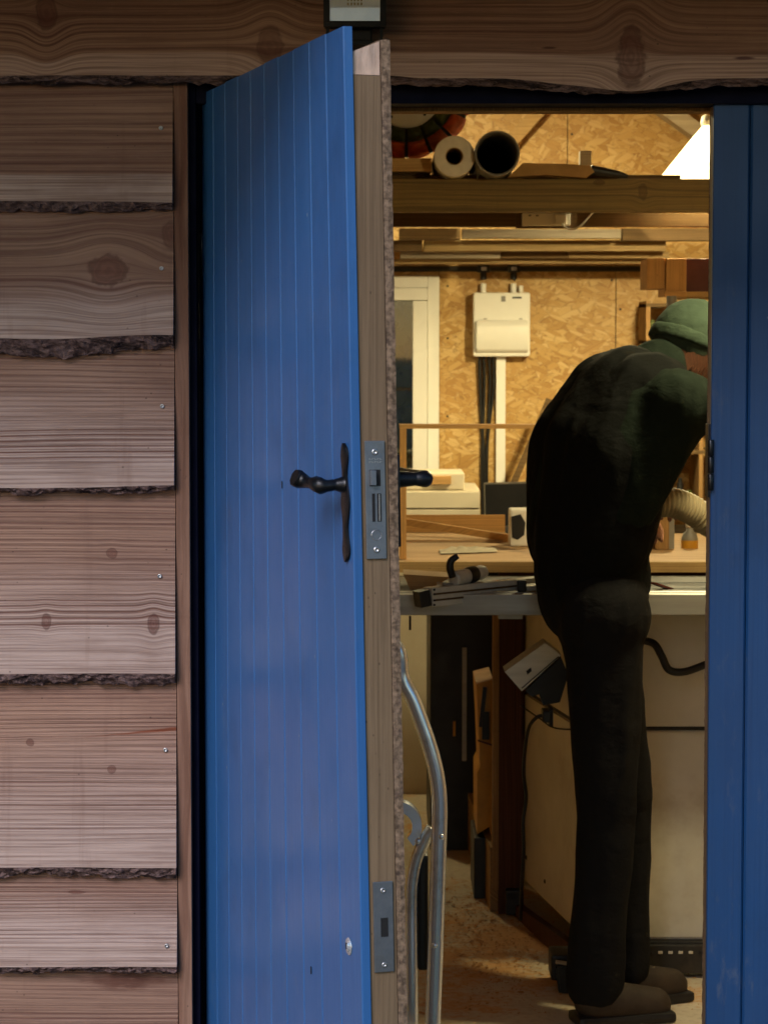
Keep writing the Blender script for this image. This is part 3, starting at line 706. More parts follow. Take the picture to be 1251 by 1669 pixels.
b = NB(); box(b, (fx0 + .004, YF + .008, fz0 - .026), (fx1 - .005, -.063, fz0 - .0205)); obj('bracket_foot', b, M['flblack'], fl)
b = NB(); box(b, (fx0 + .028, YF + .030, fz0 - .018), (fx1 - .022, -.0635, fz0 + .02), .003); obj('junction_box', b, M['flblack'], fl)

# ------------------------------------------------------------------ window and cupboard at the back
wn = thing('window', 'white plastic framed window in the chipboard back wall beside the fuse box', 'window', ((WX0 + WX1) / 2, YB, WZ0))
def fr_box(name, x0, x1, z0, z1, y0, y1, par, m='upvc', bev=.003):
    b = NB(); box(b, (x0, y0, z0), (x1, y1, z1), bev); return obj(name, b, M[m], par)
gx1 = X(672, 600, YB); gz1 = Z(660, 490, YB); gz0 = Z(660, 778, YB); fw = WX1 - gx1
o1 = .040
f_ = fr_box('outer_frame', WX1 - o1, WX1, WZ0, WZ1, YB - .035, YB + .08, wn)
fr_box('outer_frame', WX0, WX0 + o1, WZ0, WZ1, YB - .035, YB + .08, wn)
fr_box('outer_frame', WX0 + o1, WX1 - o1, WZ1 - o1, WZ1, YB - .034, YB + .08, wn)
sx0, sx1 = WX0 + o1 + .001, WX1 - o1 - .001; iz = .044; s_h = gz0 - .045
fr_box('sash_rail', sx0, sx1, WZ1 - o1 - iz, WZ1 - o1 - .001, YB - .052, YB + .04, wn)
fr_box('sash_stile', gx1, sx1, s_h, WZ1 - o1 - iz - .001, YB - .052, YB + .04, wn)
fr_box('sash_stile', sx0, sx0 + iz, s_h, WZ1 - o1 - iz - .001, YB - .052, YB + .04, wn)
fr_box('sash_rail', sx0, sx1, s_h - .045, s_h - .001, YB - .052, YB + .04, wn)
fr_box('infill_panel', sx0, sx1, WZ0 + .001, s_h - .046, YB - .03, YB + .02, wn)
b = NB(); box(b, (sx0 + iz, YB - .008, s_h), (gx1, YB - .002, WZ1 - o1 - iz - .001)); obj('pane', b, M['glass'], wn)
# hedge outside the window
hb = NB(); rnd = random.Random(3)
box(hb, (-1.6, 6.0, -.12), (1.4, 6.6, 2.6))
for i in range(9000):
    c = Vector((rnd.uniform(-1.4, 1.2), rnd.uniform(5.4, 6.3), rnd.uniform(-.1, 2.6))); s = rnd.uniform(.018, .04)
    u_ = Vector((rnd.gauss(0, 1), rnd.gauss(0, 1), rnd.gauss(0, 1))).normalized(); v_ = u_.orthogonal().normalized()
    hb.faces.new([hb.verts.new(c + u_ * s), hb.verts.new(c + v_ * s * .45), hb.verts.new(c - u_ * s), hb.verts.new(c - v_ * s * .45)])
g_ = G('hedge_leaf'); x_, y_, z_ = g_.pos(); M['leaf'] = g_.fin(g_.mix(g_.noise(g_.xyz(x_, y_, z_), 9, 3), (.05, .085, .02), (.10, .12, .04)), .55)
hdg = obj('hedge', hb, M['leaf'], kind='stuff'); tag(hdg, 'dim green hedge seen through the window glass', 'hedge')

# cream panelled unit under the window
YC = 3.55
cu = thing('cupboard', 'pale cream cupboard with two recessed rails below the window', 'cupboard', (.12, YC, 0))
cx0, cx1 = X(520, 800, YC), X(782, 800, YC)
ca, cb = Z(700, 806, YC), Z(700, 845, YC)
b = NB(); box(b, (cx0, YC + .012, 0), (cx1, YC + .45, Z(700, 800, YC))); obj('carcass', b, M['creamwall'], cu)
b = NB(); box(b, (cx0, YC, Z(700, 828, YC)), (cx1 - .001, YC + .011, Z(700, 802, YC)), .001); obj('drawer_front', b, M['creamwall'], cu)
b = NB(); box(b, (cx0, YC, Z(700, 862, YC)), (cx1 - .001, YC + .011, Z(700, 831, YC)), .001); obj('drawer_front', b, M['creamwall'], cu)
b = NB(); box(b, (cx0, YC, .05), (cx1 - .001, YC + .011, Z(700, 865, YC)), .001); obj('door', b, M['creamwall'], cu)
b = NB(); box(b, (X(640, 800, YC), YC + .02, Z(700, 799, YC)), (X(757, 800, YC), YC + .30, Z(700, 772, YC)), .004)
tb = obj('white_box', b, M['creamwall']); tag(tb, 'flat white box lying on top of the cream cupboard', 'box')
b = NB(); z0 = Z(700, 789, YC + .01); box(b, (X(700, 789, YC), YC + .006, z0), (X(735, 789, YC), YC + .019, Z(700, 776, YC)), .001)
tag(obj('wood_offcut', b, M['pineframe']), 'small pine offcut leaning on the flat white box', 'offcut')

# ------------------------------------------------------------------ consumer unit, conduit, cables
YU = YB - .001
cun = thing('fuse_box', 'white plastic fuse box mounted on the chipboard wall below black conduit', 'fuse box', tuple(P(816, 582, YU)))
ux0, ux1, uz1, uz0 = X(770, 520, YU), X(862, 520, YU), Z(810, 477, YU), Z(810, 581, YU)
D_ = .075
b = NB(); box(b, (ux0, YU - D_ * .8, uz0), (ux1, YU, uz1), .008); obj('case', b, M['whiteplastic'], cun)
fz = Z(810, 521, YU)
b = NB()
prof = [(YU - D_ * .8 - .0005, fz), (YU - D_ * .8 - .020, fz - .012), (YU - D_ * .8 - .026, fz - .03), (YU - D_ * .8 - .022, Z(810, 566, YU)), (YU - D_ * .8 - .008, Z(810, 574, YU)), (YU - D_ * .8 - .0005, Z(810, 575, YU))]
prism(b, [Vector((ux0 + .009, y, z)) for y, z in prof], (ux1 - ux0 - .017, 0, 0)); bmesh.ops.bevel(b, geom=list(b.edges), offset=.003, segments=2, affect='EDGES'); smooth_by_angle(obj('cover_flap', b, M['whiteplastic'], cun), 40)
for px in (789, 846):
    b = NB(); box(b, (X(px - 2, 520, YU), YU - D_ * .8 - .006, fz + .001), (X(px + 3, 520, YU), YU - D_ * .8 - .0003, fz + .004)); obj('hinge_clip', b, M['greyplastic'], cun)
b = NB(); box(b, (X(833, 485, YU), YU - D_ * .8 - .0015, Z(0, 487, YU)), (X(848, 485, YU), YU - D_ * .8 - .0003, Z(0, 484, YU))); obj('label', b, M['black'], cun)
b = NB(); box(b, (X(815, 485, YU), YU - D_ * .8 - .0012, Z(0, 492, YU)), (X(822, 485, YU), YU - D_ * .8 - .0003, Z(0, 483, YU))); obj('label', b, M['greyplastic'], cun)
cond = thing('conduit_run', 'black conduit running along the top of the back wall', 'conduit', tuple(P(850, 438, YB)))
zc = Z(0, 438, YB - .02)
b = NB(); tube(b, [(-1.8, YB - .018, zc), (X(1055, 438, YB), YB - .018, zc)], .0095, 12); obj('pipe', b, M['blackmetal'], cond, smooth=True)
for px in (787, 836):
    xx = X(px, 440, YB)
    b = NB(); box(b, (xx - .022, YB - .034, zc - .012), (xx + .022, YB - .002, zc + .012), .004); jb = obj('junction', b, M['black'], cond)
    b = NB(); lathe(b, [(.011, 0), (.011, .022), (.009, .024)], (xx, YB - .02, zc - .036), (0, 0, 1), 12); obj('gland', b, M['black'], jb)
    b = NB(); lathe(b, [(.0105, 0), (.0105, .034)], (xx, YB - .02, uz1 - .002), (0, 0, 1), 12); obj('stub', b, M['whiteplastic'], jb, smooth=True)
    for s in (-1, 1):
        b = NB(); lathe(b, [(0, .003), (.0035, .002), (.004, 0)], (xx + s * .026, YB - .022, zc - .004), (0, -1, 0), 10); obj('screw', b, M['screw'], jb)
    b = NB(); box(b, (xx - .008, YB - .040, zc - .006), (xx + .010, YB - .0345, zc + .007), .002); obj('lock_nut', b, M['screw'], jb)
b = NB(); xx = X(848, 468, YB); lathe(b, [(0, 0), (.008, 0), (.008, .022), (0, .022)], (xx, YB - .02, uz1 + .002), (0, 0, 1), 12)
tag(obj('cable_clip', b, M['whiteplastic']), 'short white cable stub on the right top of the fuse box', 'cable clip')
CL = ['leftmost black cable dropping from the fuse box, bowing left', 'second black cable below the fuse box, crossing the leftmost one', 'third black cable dropping straight down below the fuse box', 'black cable nearest the white trunking under the fuse box']
for i, (a0, a1, wv) in enumerate(((781, 789, .004), (788, 785, .004), (797, 793, .003), (803, 790, .004))):
    pts = [P(a0, 580, YB - .02), P(a0 + 1, 630, YB - .014), P((a0 + a1) / 2, 700, YB - .012), P(a1, 760, YB - .012), P(a1 + 1, 860, YB - .012), P(a1, 1000, YB - .012)]
    b = NB(); tube(b, catmull(pts, 8), .0062 - .0006 * i, 8); o = obj('wall_cable', b, M['cable'], smooth=True)
    tag(o, CL[i], 'cable', 'black cables under the fuse box')
b = NB(); box(b, (X(808, 600, YB), YB - .022, Z(0, 1000, YB)), (X(823, 600, YB), YB - .0005, uz0 - .001), .001); tag(obj('trunking', b, M['whiteplastic']), 'white plastic cable trunking running down from the fuse box', 'trunking')

# ------------------------------------------------------------------ loft: beams and stored things
YJ = 2.3
zj0, zj1 = Z(0, 345, YJ), Z(0, 291, YJ)
for i, yy in enumerate((YJ, 3.05)):
    b = NB(); dz = 0 if i == 0 else .0
    box(b, (-1.9, yy, zj0 + dz), (2.4, yy + .047, zj1 + dz), .002); o = obj('tie_beam', b, M['joist'] if i == 0 else M['plankdark'])
    tag(o, ['front tie beam of knotted green-tinged timber spanning the workshop', 'second tie beam, dark, behind the knotted front one', 'rearmost dark tie beam near the back wall'][i], 'beam', 'tie beams under the roof')
# loft deck boards resting on the beams
ld = thing('loft_deck', 'loose dark boards laid across the tie beams as a loft deck', 'loft deck', (0, 3.2, zj1))
for k in range(16):
    xa = -1.85 + k * .262
    if xa > X(1060, 300, 3): break
    b = NB(); box(b, (xa, YJ + .06, zj1 + .001), (xa + .255, 4.3, zj1 + .014)); obj('board', b, M['plankdark'], ld)
dk = zj1 + .0145
# reel
rc = P(662, 150, 2.55)
rl = thing('hose_reel', 'reel with cream hub and dark red and green wrapped rim', 'reel', tuple(rc + Vector((0, 0, -.13))))
rs = S(2.55)
b = NB(); lathe(b, [(12 * rs, .0), (22 * rs, -.002), (26 * rs, .006), (36 * rs, .002), (54 * rs, .004), (57 * rs, .012), (57 * rs, .03), (12 * rs, .03), (12 * rs, 0)], rc, (0, 1, 0), 40); hb_ = obj('hub', b, M['cream'], rl, smooth=True)
for k in range(5):
    a = R(-50 - k * 72); b = NB(); lathe(b, [(0, -.001), (.004, -.001), (.004, .004)], rc + Vector((math.cos(a) * 46 * rs, .0015, math.sin(a) * 46 * rs)), (0, 1, 0), 10); obj('rivet', b, M['slot'], hb_)
nseg = 16
for k in range(nseg):
    for (r0, r1, m, yy) in ((58, 80, 'greenhose', .004), (80, 106, 'redorange', .0)):
        a0, a1 = 2 * math.pi * k / nseg + .03, 2 * math.pi * (k + 1) / nseg - .03; b = NB(); grid = []
        for i in range(7):
            a = a0 + (a1 - a0) * i / 6; puff = math.sin(math.pi * i / 6) ** .5 * .010
            row = []
            for j in range(7):
                t = math.pi * j / 6; rr_ = (r0 + (r1 - r0) * j / 6) * rs * (1 + (.02 if r1 > 90 and j == 6 else 0) * math.sin(math.pi * i / 6))
                row.append(b.verts.new(rc + Vector((math.cos(a) * rr_, yy - math.sin(t) ** .6 * (.012 + puff), math.sin(a) * rr_))))
            grid.append(row)
        for i in range(6):
            for j in range(6): b.faces.new((grid[i][j], grid[i][j + 1], grid[i + 1][j + 1], grid[i + 1][j]))
        bmesh.ops.solidify(b, geom=list(b.faces), thickness=.003); obj('segment', b, M[m], rl, smooth=True)
b = NB(); lathe(b, [(57 * rs, .012), (104 * rs, .012), (104 * rs, .05), (57 * rs, .05)], rc, (0, 1, 0), 40); obj('core', b, M['black'], rl)
# plank end, roll, pipe, boards on the front beam
Yo = 2.305
def rest(px0, px1, py0, py1, Y0, Y1, m, name, label, cat, bev=.001):
    b = NB(); box(b, (X(px0, py0, Y0), Y0, Z(0, py1, Y0)), (X(px1, py0, Y0), Y1, Z(0, py0, Y0)), bev); o = obj(name, b, m); return tag(o, label, cat)
zb2 = zj1 + .0005
b = NB(); box(b, (X(560, 270, 2.30), 2.30, zj1 + .019), (X(703, 270, 2.30), 2.9, zj1 + .052), .001); tag(obj('timber_offcut', b, M['plank']), 'short pale plank end on the loft left of the paper roll', 'plank')
b = NB(); box(b, (X(600, 270, 2.32), 2.34, dk), (X(690, 270, 2.32), 2.8, zj1 + .0185)); tag(obj('timber_packer', b, M['plankdark']), 'dark packer under the pale plank end on the loft', 'packer')
def ringtube(prof_r, prof_i, c, Y0, Y1, m, name, label, cat, inner=None):
    t = thing(name, label, cat, (c.x, Y0, c.z - prof_r)); L = Y1 - Y0
    b = NB(); lathe(b, [(prof_i, .002), (prof_i + .001, 0), (prof_r - .0015, 0), (prof_r, .0015), (prof_r, L), (prof_i, L)], (c.x, Y0, c.z), (0, 1, 0), 48); smooth_by_angle(obj('wall' if name == 'drain_pipe' else 'paper', b, m, t), 30)
    b = NB(); lathe(b, [(prof_i + .0004, .004), (prof_i - .0015, .0012), (prof_i - .002, .004), (prof_i - .002, L - .01), (0, L - .01)], (c.x, Y0, c.z), (0, 1, 0), 48); smooth_by_angle(obj('bore' if name == 'drain_pipe' else 'core_tube', b, inner or M['black'], t), 30)
    return t
s1 = S(2.24); c = P(740, 253, 2.24); rr1 = 33 * s1; c.z = zj1 + rr1 + .001
ringtube(rr1, 14 * s1, c, 2.24, 2.7, M['paper'], 'paper_roll', 'white paper roll end on the beam beside the drain pipe', 'paper roll', M['olive'])
c = P(809, 251, 2.25); rr1 = 36.5 * s1; c.z = zj1 + rr1 + .001
ringtube(rr1, rr1 - .0045, c, 2.22, 3.6, M['greyplastic'], 'drain_pipe', 'open end of a grey drain pipe on the beam', 'pipe', M['greyplastic'])
b = NB(); za = zj1 + .001
poly = [P(828, 288, 2.27), P(852, 265, 2.27), P(930, 267, 2.27), P(962, 270, 2.27), P(968, 280, 2.27), P(955, 289, 2.27), P(890, 284, 2.27)]
dz = za - min(p.z for p in poly)
prism(b, [p + Vector((0, 0, dz)) for p in poly], (0, .10, 0)); hs_ = thing('handsaw', 'brown wood-bodied tool with black handle lying on the beam', 'hand tool', tuple(P(900, 288, 2.3)))
obj('body', b, M['olive'], hs_)
pts, rr = catmull([P(962, 277, 2.29), P(985, 281, 2.29), P(1010, 285, 2.29), P(1023, 288, 2.29)], 5, [.013, .012, .0085, .004]); b = NB(); tube(b, [p + Vector((0, 0, .001)) for p in pts], rr, 12); obj('handle', b, M['black'], hs_, smooth=True)
b = NB(); box(b, (X(945, 260, 2.42), 2.42, dk), (X(963, 260, 2.42), 2.47, Z(0, 245, 2.42)), .001); tag(obj('wood_block', b, M['plankpale']), 'small upright wood block behind the brown tool on the beam', 'block')
for (p0, p1, n_) in ((812, 850, 'flat white strip beneath the drain pipe end on the beam'), (865, 888, 'white scrap between the pipe and the wood block on the beam')):
    b = NB(); box(b, (X(p0, 288, 2.40), 2.40, dk), (X(p1, 288, 2.40), 2.5, dk + .007), .001); tag(obj('white_scrap', b, M['paper']), n_, 'scrap')
# rafters against the gable
b = NB(); obox(b, P(770, 300, YB - .05), P(905, 150, YB - .05), .05, .045); tag(obj('gable_brace', b, M['plank']), 'pine brace running diagonally behind the drain pipe', 'brace')
b = NB(); obox(b, P(1030, 140, YB - .1), P(1200, 262, YB - .1), .1, .05); tag(obj('rafter', b, M['plankpale']), 'pale rafter sloping down behind the glowing lamp shade', 'rafter')
# power strip under the beam
ps = thing('socket_strip', 'white double socket hanging under the front tie beam', 'socket', tuple(P(890, 367, 2.9)))
b = NB(); box(b, (X(851, 357, 2.9), 2.9, Z(0, 367, 2.9)), (X(929, 357, 2.9), 2.94, Z(0, 347, 2.9)), .002); so = obj('body', b, M['whiteplastic'], ps)
b = NB(); box(b, (X(903, 357, 2.9), 2.878, Z(0, 366, 2.9)), (X(922, 357, 2.9), 2.899, Z(0, 350, 2.9)), .003); obj('plug', b, M['whiteplastic'], ps)
for px in (861, 873):
    b = NB(); box(b, (X(px, 351, 2.9), 2.8985, Z(0, 352, 2.9)), (X(px + 4, 351, 2.9), 2.8998, Z(0, 350, 2.9))); obj('switch', b, M['slot'], ps)
b = NB(); tube(b, catmull([P(912, 358, 2.888), P(918, 368, 2.87), P(930, 374, 2.86), P(945, 368, 2.86), P(965, 347, 2.86), P(980, 335, 2.86)], 6), .0022, 8); tag(obj('plug_lead', b, M['whiteplastic'], smooth=True), 'white lead curling from the plug under the beam', 'cable')
b = NB(); box(b, (X(840, 357, 2.95), 2.941, Z(0, 372, 2.95)), (X(940, 357, 2.95), 2.96, zj1)); tag(obj('socket_board', b, M['plankdark']), 'dark board carrying the white double socket', 'board')
# timber rack under the loft: each plank its own thing
racks = [(650, 750, 372, 390, 3.95, 'plankdark', 'short dark plank at the left end of the timber rack'),
         (753, 1012, 373, 388, 3.93, 'plankpale', 'long grey-white board on top of the timber rack'),
         (1014, 1160, 372, 392, 3.97, 'plankdark', 'dark plank end at the right of the timber rack top row'),
         (560, 688, 391, 409, 4.05, 'plankdark', 'dark plank at the left of the rack second row'),
         (690, 1085, 391, 409, 4.07, 'plank', 'long yellow pine plank in the rack second row'),
         (652, 815, 410, 421, 4.15, 'plankpale', 'pale plank end in the third row of the rack'),
         (816, 925, 410, 421, 4.17, 'plankdark', 'dark short plank in the middle of the third rack row'),
         (926, 1090, 410, 421, 4.16, 'plank', 'pine plank at the right of the third rack row'),
         (560, 1160, 422, 430, 4.22, 'plank', 'thin long batten at the bottom of the timber rack')]
M['rack_pine'] = wood('rack_pine', (.36, .25, .11), (.16, .09, .035), 70, 'X', seed=28, line=.6, wob=.02); M['rack_pale'] = wood('rack_pale', (.34, .29, .22), (.18, .13, .08), 60, 'X', seed=29, line=.5)
for (a, c_, t0, t1, yy, m, lb) in racks:
    m = {'plank': 'rack_pine', 'plankpale': 'rack_pale'}.get(m, m)
    b = NB(); box(b, (X(a, t0, yy), yy, Z(0, t1, yy) + .0006), (X(c_, t0, yy), yy + .07, Z(0, t0, yy)), .001); o = obj('rack_plank', b, M[m]); tag(o, lb, 'plank', 'planks stored on the rack')
# hanging timber box / post at right, dark red box beside it
YP = 2.9
tbx = thing('timber_bracket', 'pine hanger box below the beams at the right', 'bracket', tuple(P(1085, 482, YP)))
b = NB(); box(b, (X(1055, 450, YP), YP + .02, Z(0, 470, YP)), (X(1084, 450, YP), YP + .2, Z(0, 420, YP)), .001); obj('side', b, M['pineframez'], tbx)
b = NB(); box(b, (X(1085, 450, YP), YP, Z(0, 482, YP)), (X(1118, 450, YP), YP + .2, Z(0, 421, YP)), .002); obj('post', b, M['pineframez'], tbx)
b = NB(); box(b, (X(1082, 450, YP), YP - .012, Z(0, 484, YP)), (X(1118, 450, YP), YP - .001, Z(0, 474, YP)), .002); obj('lip', b, M['pineframe'], tbx)
b = NB(); box(b, (X(1120, 450, YP), YP + .05, Z(0, 474, YP)), (X(1260, 450, YP), YP + .3, Z(0, 420, YP)), .002); tag(obj('red_box', b, M['redbox']), 'dark red box on the high shelf right of the pine hanger', 'box')
b = NB(); box(b, (X(1119, 450, YP), YP + .01, Z(0, 484, YP)), (X(1300, 450, YP), YP + .35, Z(0, 475, YP)), .001); tag(obj('high_shelf', b, M['plank']), 'shelf board carrying the dark red box', 'shelf')
b = NB(); lathe(b, [(.014, 0), (.014, .42)], P(1092, 730, 2.8), (0, 0, 1), 16); tag(obj('dust_tube', b, M['greyplastic'], smooth=True), 'grey upright dust tube hanging below the pine hanger', 'tube')
# tool wall on the right behind the person: shelves of dark clutter
tw = thing('tool_cabinet', 'dark open tool cabinet against the back wall behind the worker', 'cabinet', (1.2, 4.1, .7))
tx0, tx1 = X(1052, 600, 4.2), X(1230, 600, 4.2)
for i, py in enumerate((500, 560, 640, 740, 830)):
    b = NB(); box(b, (tx0, 4.2, Z(0, py, 4.2)), (tx1, 4.45, Z(0, py - 6, 4.2)), .001); obj('shelf', b, M['plankdark'], tw)
for px in (1052, 1140, 1225):
    b = NB(); box(b, (X(px, 600, 4.2), 4.201, Z(0, 900, 4.2)), (X(px + 7, 600, 4.2), 4.44, Z(0, 490, 4.2)), .001); obj('upright', b, M['bench'], tw)
rn = random.Random(5)
SH = ['top', 'second', 'third', 'lowest']
for i, py in enumerate((560, 640, 740, 830)):
    for k in (0, 3, 4):
        xx = X(1064 + k * 15, py, 4.25); h = rn.uniform(.03, .09); r_ = rn.uniform(.010, .014)
        b = NB(); lathe(b, [(0, 0), (r_, 0), (r_, h * .8), (r_ * .6, h * .85), (r_ * .6, h), (0, h)], (xx, 4.28, Z(0, py - 6, 4.2) + .0005), (0, 0, 1), 14)
        mm = rn.choice(['greyplastic', 'black', 'redbox', 'olive', 'greenhose']); o = obj('storage_tin', b, M[mm], smooth=False)
        tag(o, '%s tin at the %s of the %s shelf of the tool cabinet' % ({'greyplastic': 'grey', 'black': 'black', 'redbox': 'dark red', 'olive': 'brown', 'greenhose': 'olive'}[mm], {0: 'left end', 3: 'middle right', 4: 'right end'}[k], SH[i]), 'tin', 'tins on the tool cabinet shelves')

# ------------------------------------------------------------------ lamps
def lamp(loc, label, power, r=.14, h=.19, cable_top=2.42):
    t = thing('pendant_lamp', label, 'lamp', loc, 'pendant lamps in the workshop'); l = Vector(loc)
    b = NB(); prof = [(.010, 0), (.020, -.012), (r * .22, -.03), (r, -h), (r - .003, -h), (r * .22 - .003, -.034), (.010, -.004)]
    lathe(b, prof, l, (0, 0, 1), 40); obj('lamp_shade', b, M['shade'], t, smooth=True)
    b = NB(); lathe(b, [(0, 0), (.014, 0), (.016, .012), (.012, .028), (.005, .032)], l, (0, 0, 1), 20); obj('lamp_holder', b, M['cream'], t, smooth=True)
    b = NB(); lathe(b, [(0, -.085), (.014, -.08), (.02, -.065), (.017, -.05), (.010, -.035), (.010, -.02)], l, (0, 0, 1), 20); obj('bulb', b, M['bulb'], t, smooth=True)
    b = NB(); tube(b, [l + Vector((0, 0, .03)), Vector((l.x, l.y, cable_top))], .0025, 8); obj('flex', b, M['whiteplastic'], t)
    ld_ = bpy.data.lights.new('lamp_light', 'POINT'); lo_ = bpy.data.objects.new('lamp_light', ld_); C.objects.link(lo_)
    ld_.energy = power; ld_.color = (1.0, .84, .45); ld_.shadow_soft_size = .05; lo_.location = l + Vector((0, 0, -h * .82)); return t
pl = P(1150, 205, 3.1)
lamp(tuple(pl), 'glowing white cone pendant lamp at the top right by the blue leaf', 70, r=.165)
lamp((.25, 3.25, 2.40), 'unseen fourth lamp added for the gable, high in the loft above the tie beams', 60, h=.12, r=.15)  # unseen lamp added to brighten the gable wall
lamp((-.22, 3.42, 1.70), 'unseen second pendant lamp, behind the open door', 10, h=.16, r=.12, cable_top=2.42)  # unseen lamp, placed to light the fuse box from upper left
lamp((.95, .75, 2.10), 'unseen third lamp added for the saw and floor, above the doorway inside', 31, h=.16, r=.13)  # unseen lamp added to light the saw front and floor

# ------------------------------------------------------------------ workbench behind the saw
wb = thing('workbench', 'timber workbench with plywood top behind the table saw', 'workbench', (.6, 2.1, 0))
bt1 = Z(0, 916, 1.66); bt0 = Z(0, 933, 1.66)
b = NB(); box(b, (X(560, 925, 1.66), 1.68, bt0 + .002), (1.5, 2.55, bt1), .001); obj('top', b, M['ply'], wb)
b = NB(); box(b, (X(560, 925, 1.66), 1.655, bt0), (1.5, 1.679, bt1 + .0006), .001); obj('top_edge', b, M['plank'], wb)
lx0, lx1 = X(803, 1300, 1.93), X(851, 1300, 1.93)
b = NB(); box(b, (lx0, 1.93, .06), (lx0 + .014, 2.0, bt0 - .06)); obj('leg_facing', b, M['bench'], wb)
b = NB(); box(b, (lx0 + .0145, 1.931, .0), (lx1, 2.0, bt0)); obj('leg', b, M['darkleg'], wb)
b = NB(); box(b, (lx0 - .05, 3.35, .0), (lx0 + .02, 3.42, bt0)); obj('leg', b, M['darkleg'], wb)
b = NB(); obox(b, (lx0 + .01, 1.96, .08), (lx0 - .045, 3.36, .08), .03, .16); obj('bottom_rail', b, M['benchy'], wb)
b = NB(); box(b, (1.2, 1.93, .0), (1.27, 2.0, bt0)); obj('leg', b, M['darkleg'], wb)
b = NB(); box(b, (lx1 + .001, 2.35, .0), (1.2, 2.37, bt0)); obj('back_panel', b, M['darkleg'], wb)
# tall black cupboard behind
bc = thing('black_cupboard', 'black cupboard with a pale edge strip left of the bench legs', 'cupboard', (.3, 2.9, 0))
b = NB(); box(b, (X(701, 1100, 2.7), 2.7, 0), (.9, 3.3, .86), .002); obj('body', b, M['black'], bc)
b = NB(); box(b, (X(753, 1100, 2.69), 2.685, Z(0, 1240, 2.69)), (X(760, 1100, 2.69), 2.698, Z(0, 1056, 2.69))); obj('edge_strip', b, M['alu'], bc)
b = NB(); box(b, (X(738, 1195, 2.69), 2.688, Z(0, 1200, 2.69)), (X(742, 1195, 2.69), 2.699, Z(0, 1176, 2.69))); obj('sticker', b, M['yellow'], bc)
# yellow case leaning inside the bench
yc = thing('yellow_case', 'yellow tool case standing under the bench beside its leg', 'tool case', tuple(P(790, 1360, 2.2)))
b = NB(); Y1 = 2.12
poly = [P(776, 1115, Y1), P(803, 1108, Y1), P(812, 1360, Y1), P(800, 1364, Y1), P(797, 1348, Y1), P(777, 1360, Y1), P(777, 1260, Y1), P(782, 1250, Y1), P(780, 1190, Y1)]
prism(b, poly, (0, .25, 0)); obj('body', b, M['yellow'], yc)
b = NB(); box(b, (X(785, 1150, Y1), Y1 - .012, Z(0, 1205, Y1)), (X(797, 1150, Y1), Y1 - .001, Z(0, 1160, Y1)), .002); obj('catch', b, M['black'], yc)
b = NB(); obox(b, P(778, 1207, Y1 - .002), P(803, 1215, Y1 - .002), .003, .004); obj('stripe', b, M['redbox'], yc)
b = NB(); obox(b, P(790, 1120, Y1 - .004), P(783, 1185, Y1 - .004), .006, .010); obj('grip', b, M['black'], yc)
b = NB(); box(b, (X(772, 1400, 2.1), 2.1, 0), (X(812, 1400, 2.1), 2.34, Z(0, 1366, 2.1)), .003); tag(obj('black_crate', b, M['black']), 'black crate on the floor under the yellow case', 'crate')
# small castor item far left on floor
b = NB(); q0 = P(663, 1222, 4.1); box(b, (q0.x - .1, 4.1, 0), (q0.x + .02, 4.3, .05), .004); tag(obj('floor_dolly', b, M['black']), 'small black dolly on the floor by the far wall', 'dolly')

# wooden open frame, tray, cloth, canister, upright boards on the bench
YWF = 1.72
wf = thing('open_carcass', 'slim open pine carcass standing on the bench behind the door lever', 'carcass', tuple(P(660, 916, YWF)))
fx_a, fx_b = X(650.5, 800, YWF), X(935, 800, YWF); fzt = Z(0, 692, YWF); fzb = bt1 + .0008
b = NB(); box(b, (fx_a, YWF, fzt - .0095), (fx_b, YWF + .07, fzt), .0008); obj('top_rail', b, M['pineframe'], wf)
b = NB(); box(b, (fx_a + .001, YWF + .001, fzb), (fx_a + .0165, YWF + .069, fzt - .010), .0008); obj('side', b, M['pineframez'], wf)
b = NB(); box(b, (fx_b - .016, YWF + .001, fzb), (fx_b - .001, YWF + .069, fzt - .010), .0008); obj('side', b, M['pineframez'], wf)
tr = thing('wooden_tray', 'brown wooden tray on the bench under the window', 'tray', tuple(P(745, 882, 2.3)))
tx0, tx1 = X(640, 860, 2.3), X(829, 860, 2.3); tz1 = Z(0, 846, 2.40); tzb = bt1 + .001
b = NB(); box(b, (tx0, 2.50, tzb), (tx1, 2.515, tz1 + .004)); obj('back', b, M['pineframe'], tr)
b = NB(); obox(b, P(645, 848, 2.42) , P(829, 877, 2.22), .010, .018); obj('front_lath', b, M['pineframe'], tr)
b = NB(); box(b, (tx0, 2.24, tzb), (tx1, 2.499, tzb + .006)); obj('floor', b, M['ply'], tr)
cn = thing('canister', 'white canister with a dark picture label standing at the tray end', 'canister', tuple(P(852, 893, 2.1)))
b = NB(); box(b, (X(831, 860, 2.1), 2.1, bt1 + .001), (X(880, 860, 2.1), 2.2, Z(0, 831, 2.1)), .006); obj('body', b, M['whiteplastic'], cn)
b = NB(); prism(b, [P(833, 842, 2.098), P(848, 838, 2.098), P(856, 852, 2.098), P(854, 872, 2.098), P(843, 880, 2.098), P(834, 876, 2.098)], (0, .0015, 0)); obj('label', b, M['black'], cn)
b = NB(); pts_ = [(655, 905), (690, 893), (725, 880), (760, 872)]
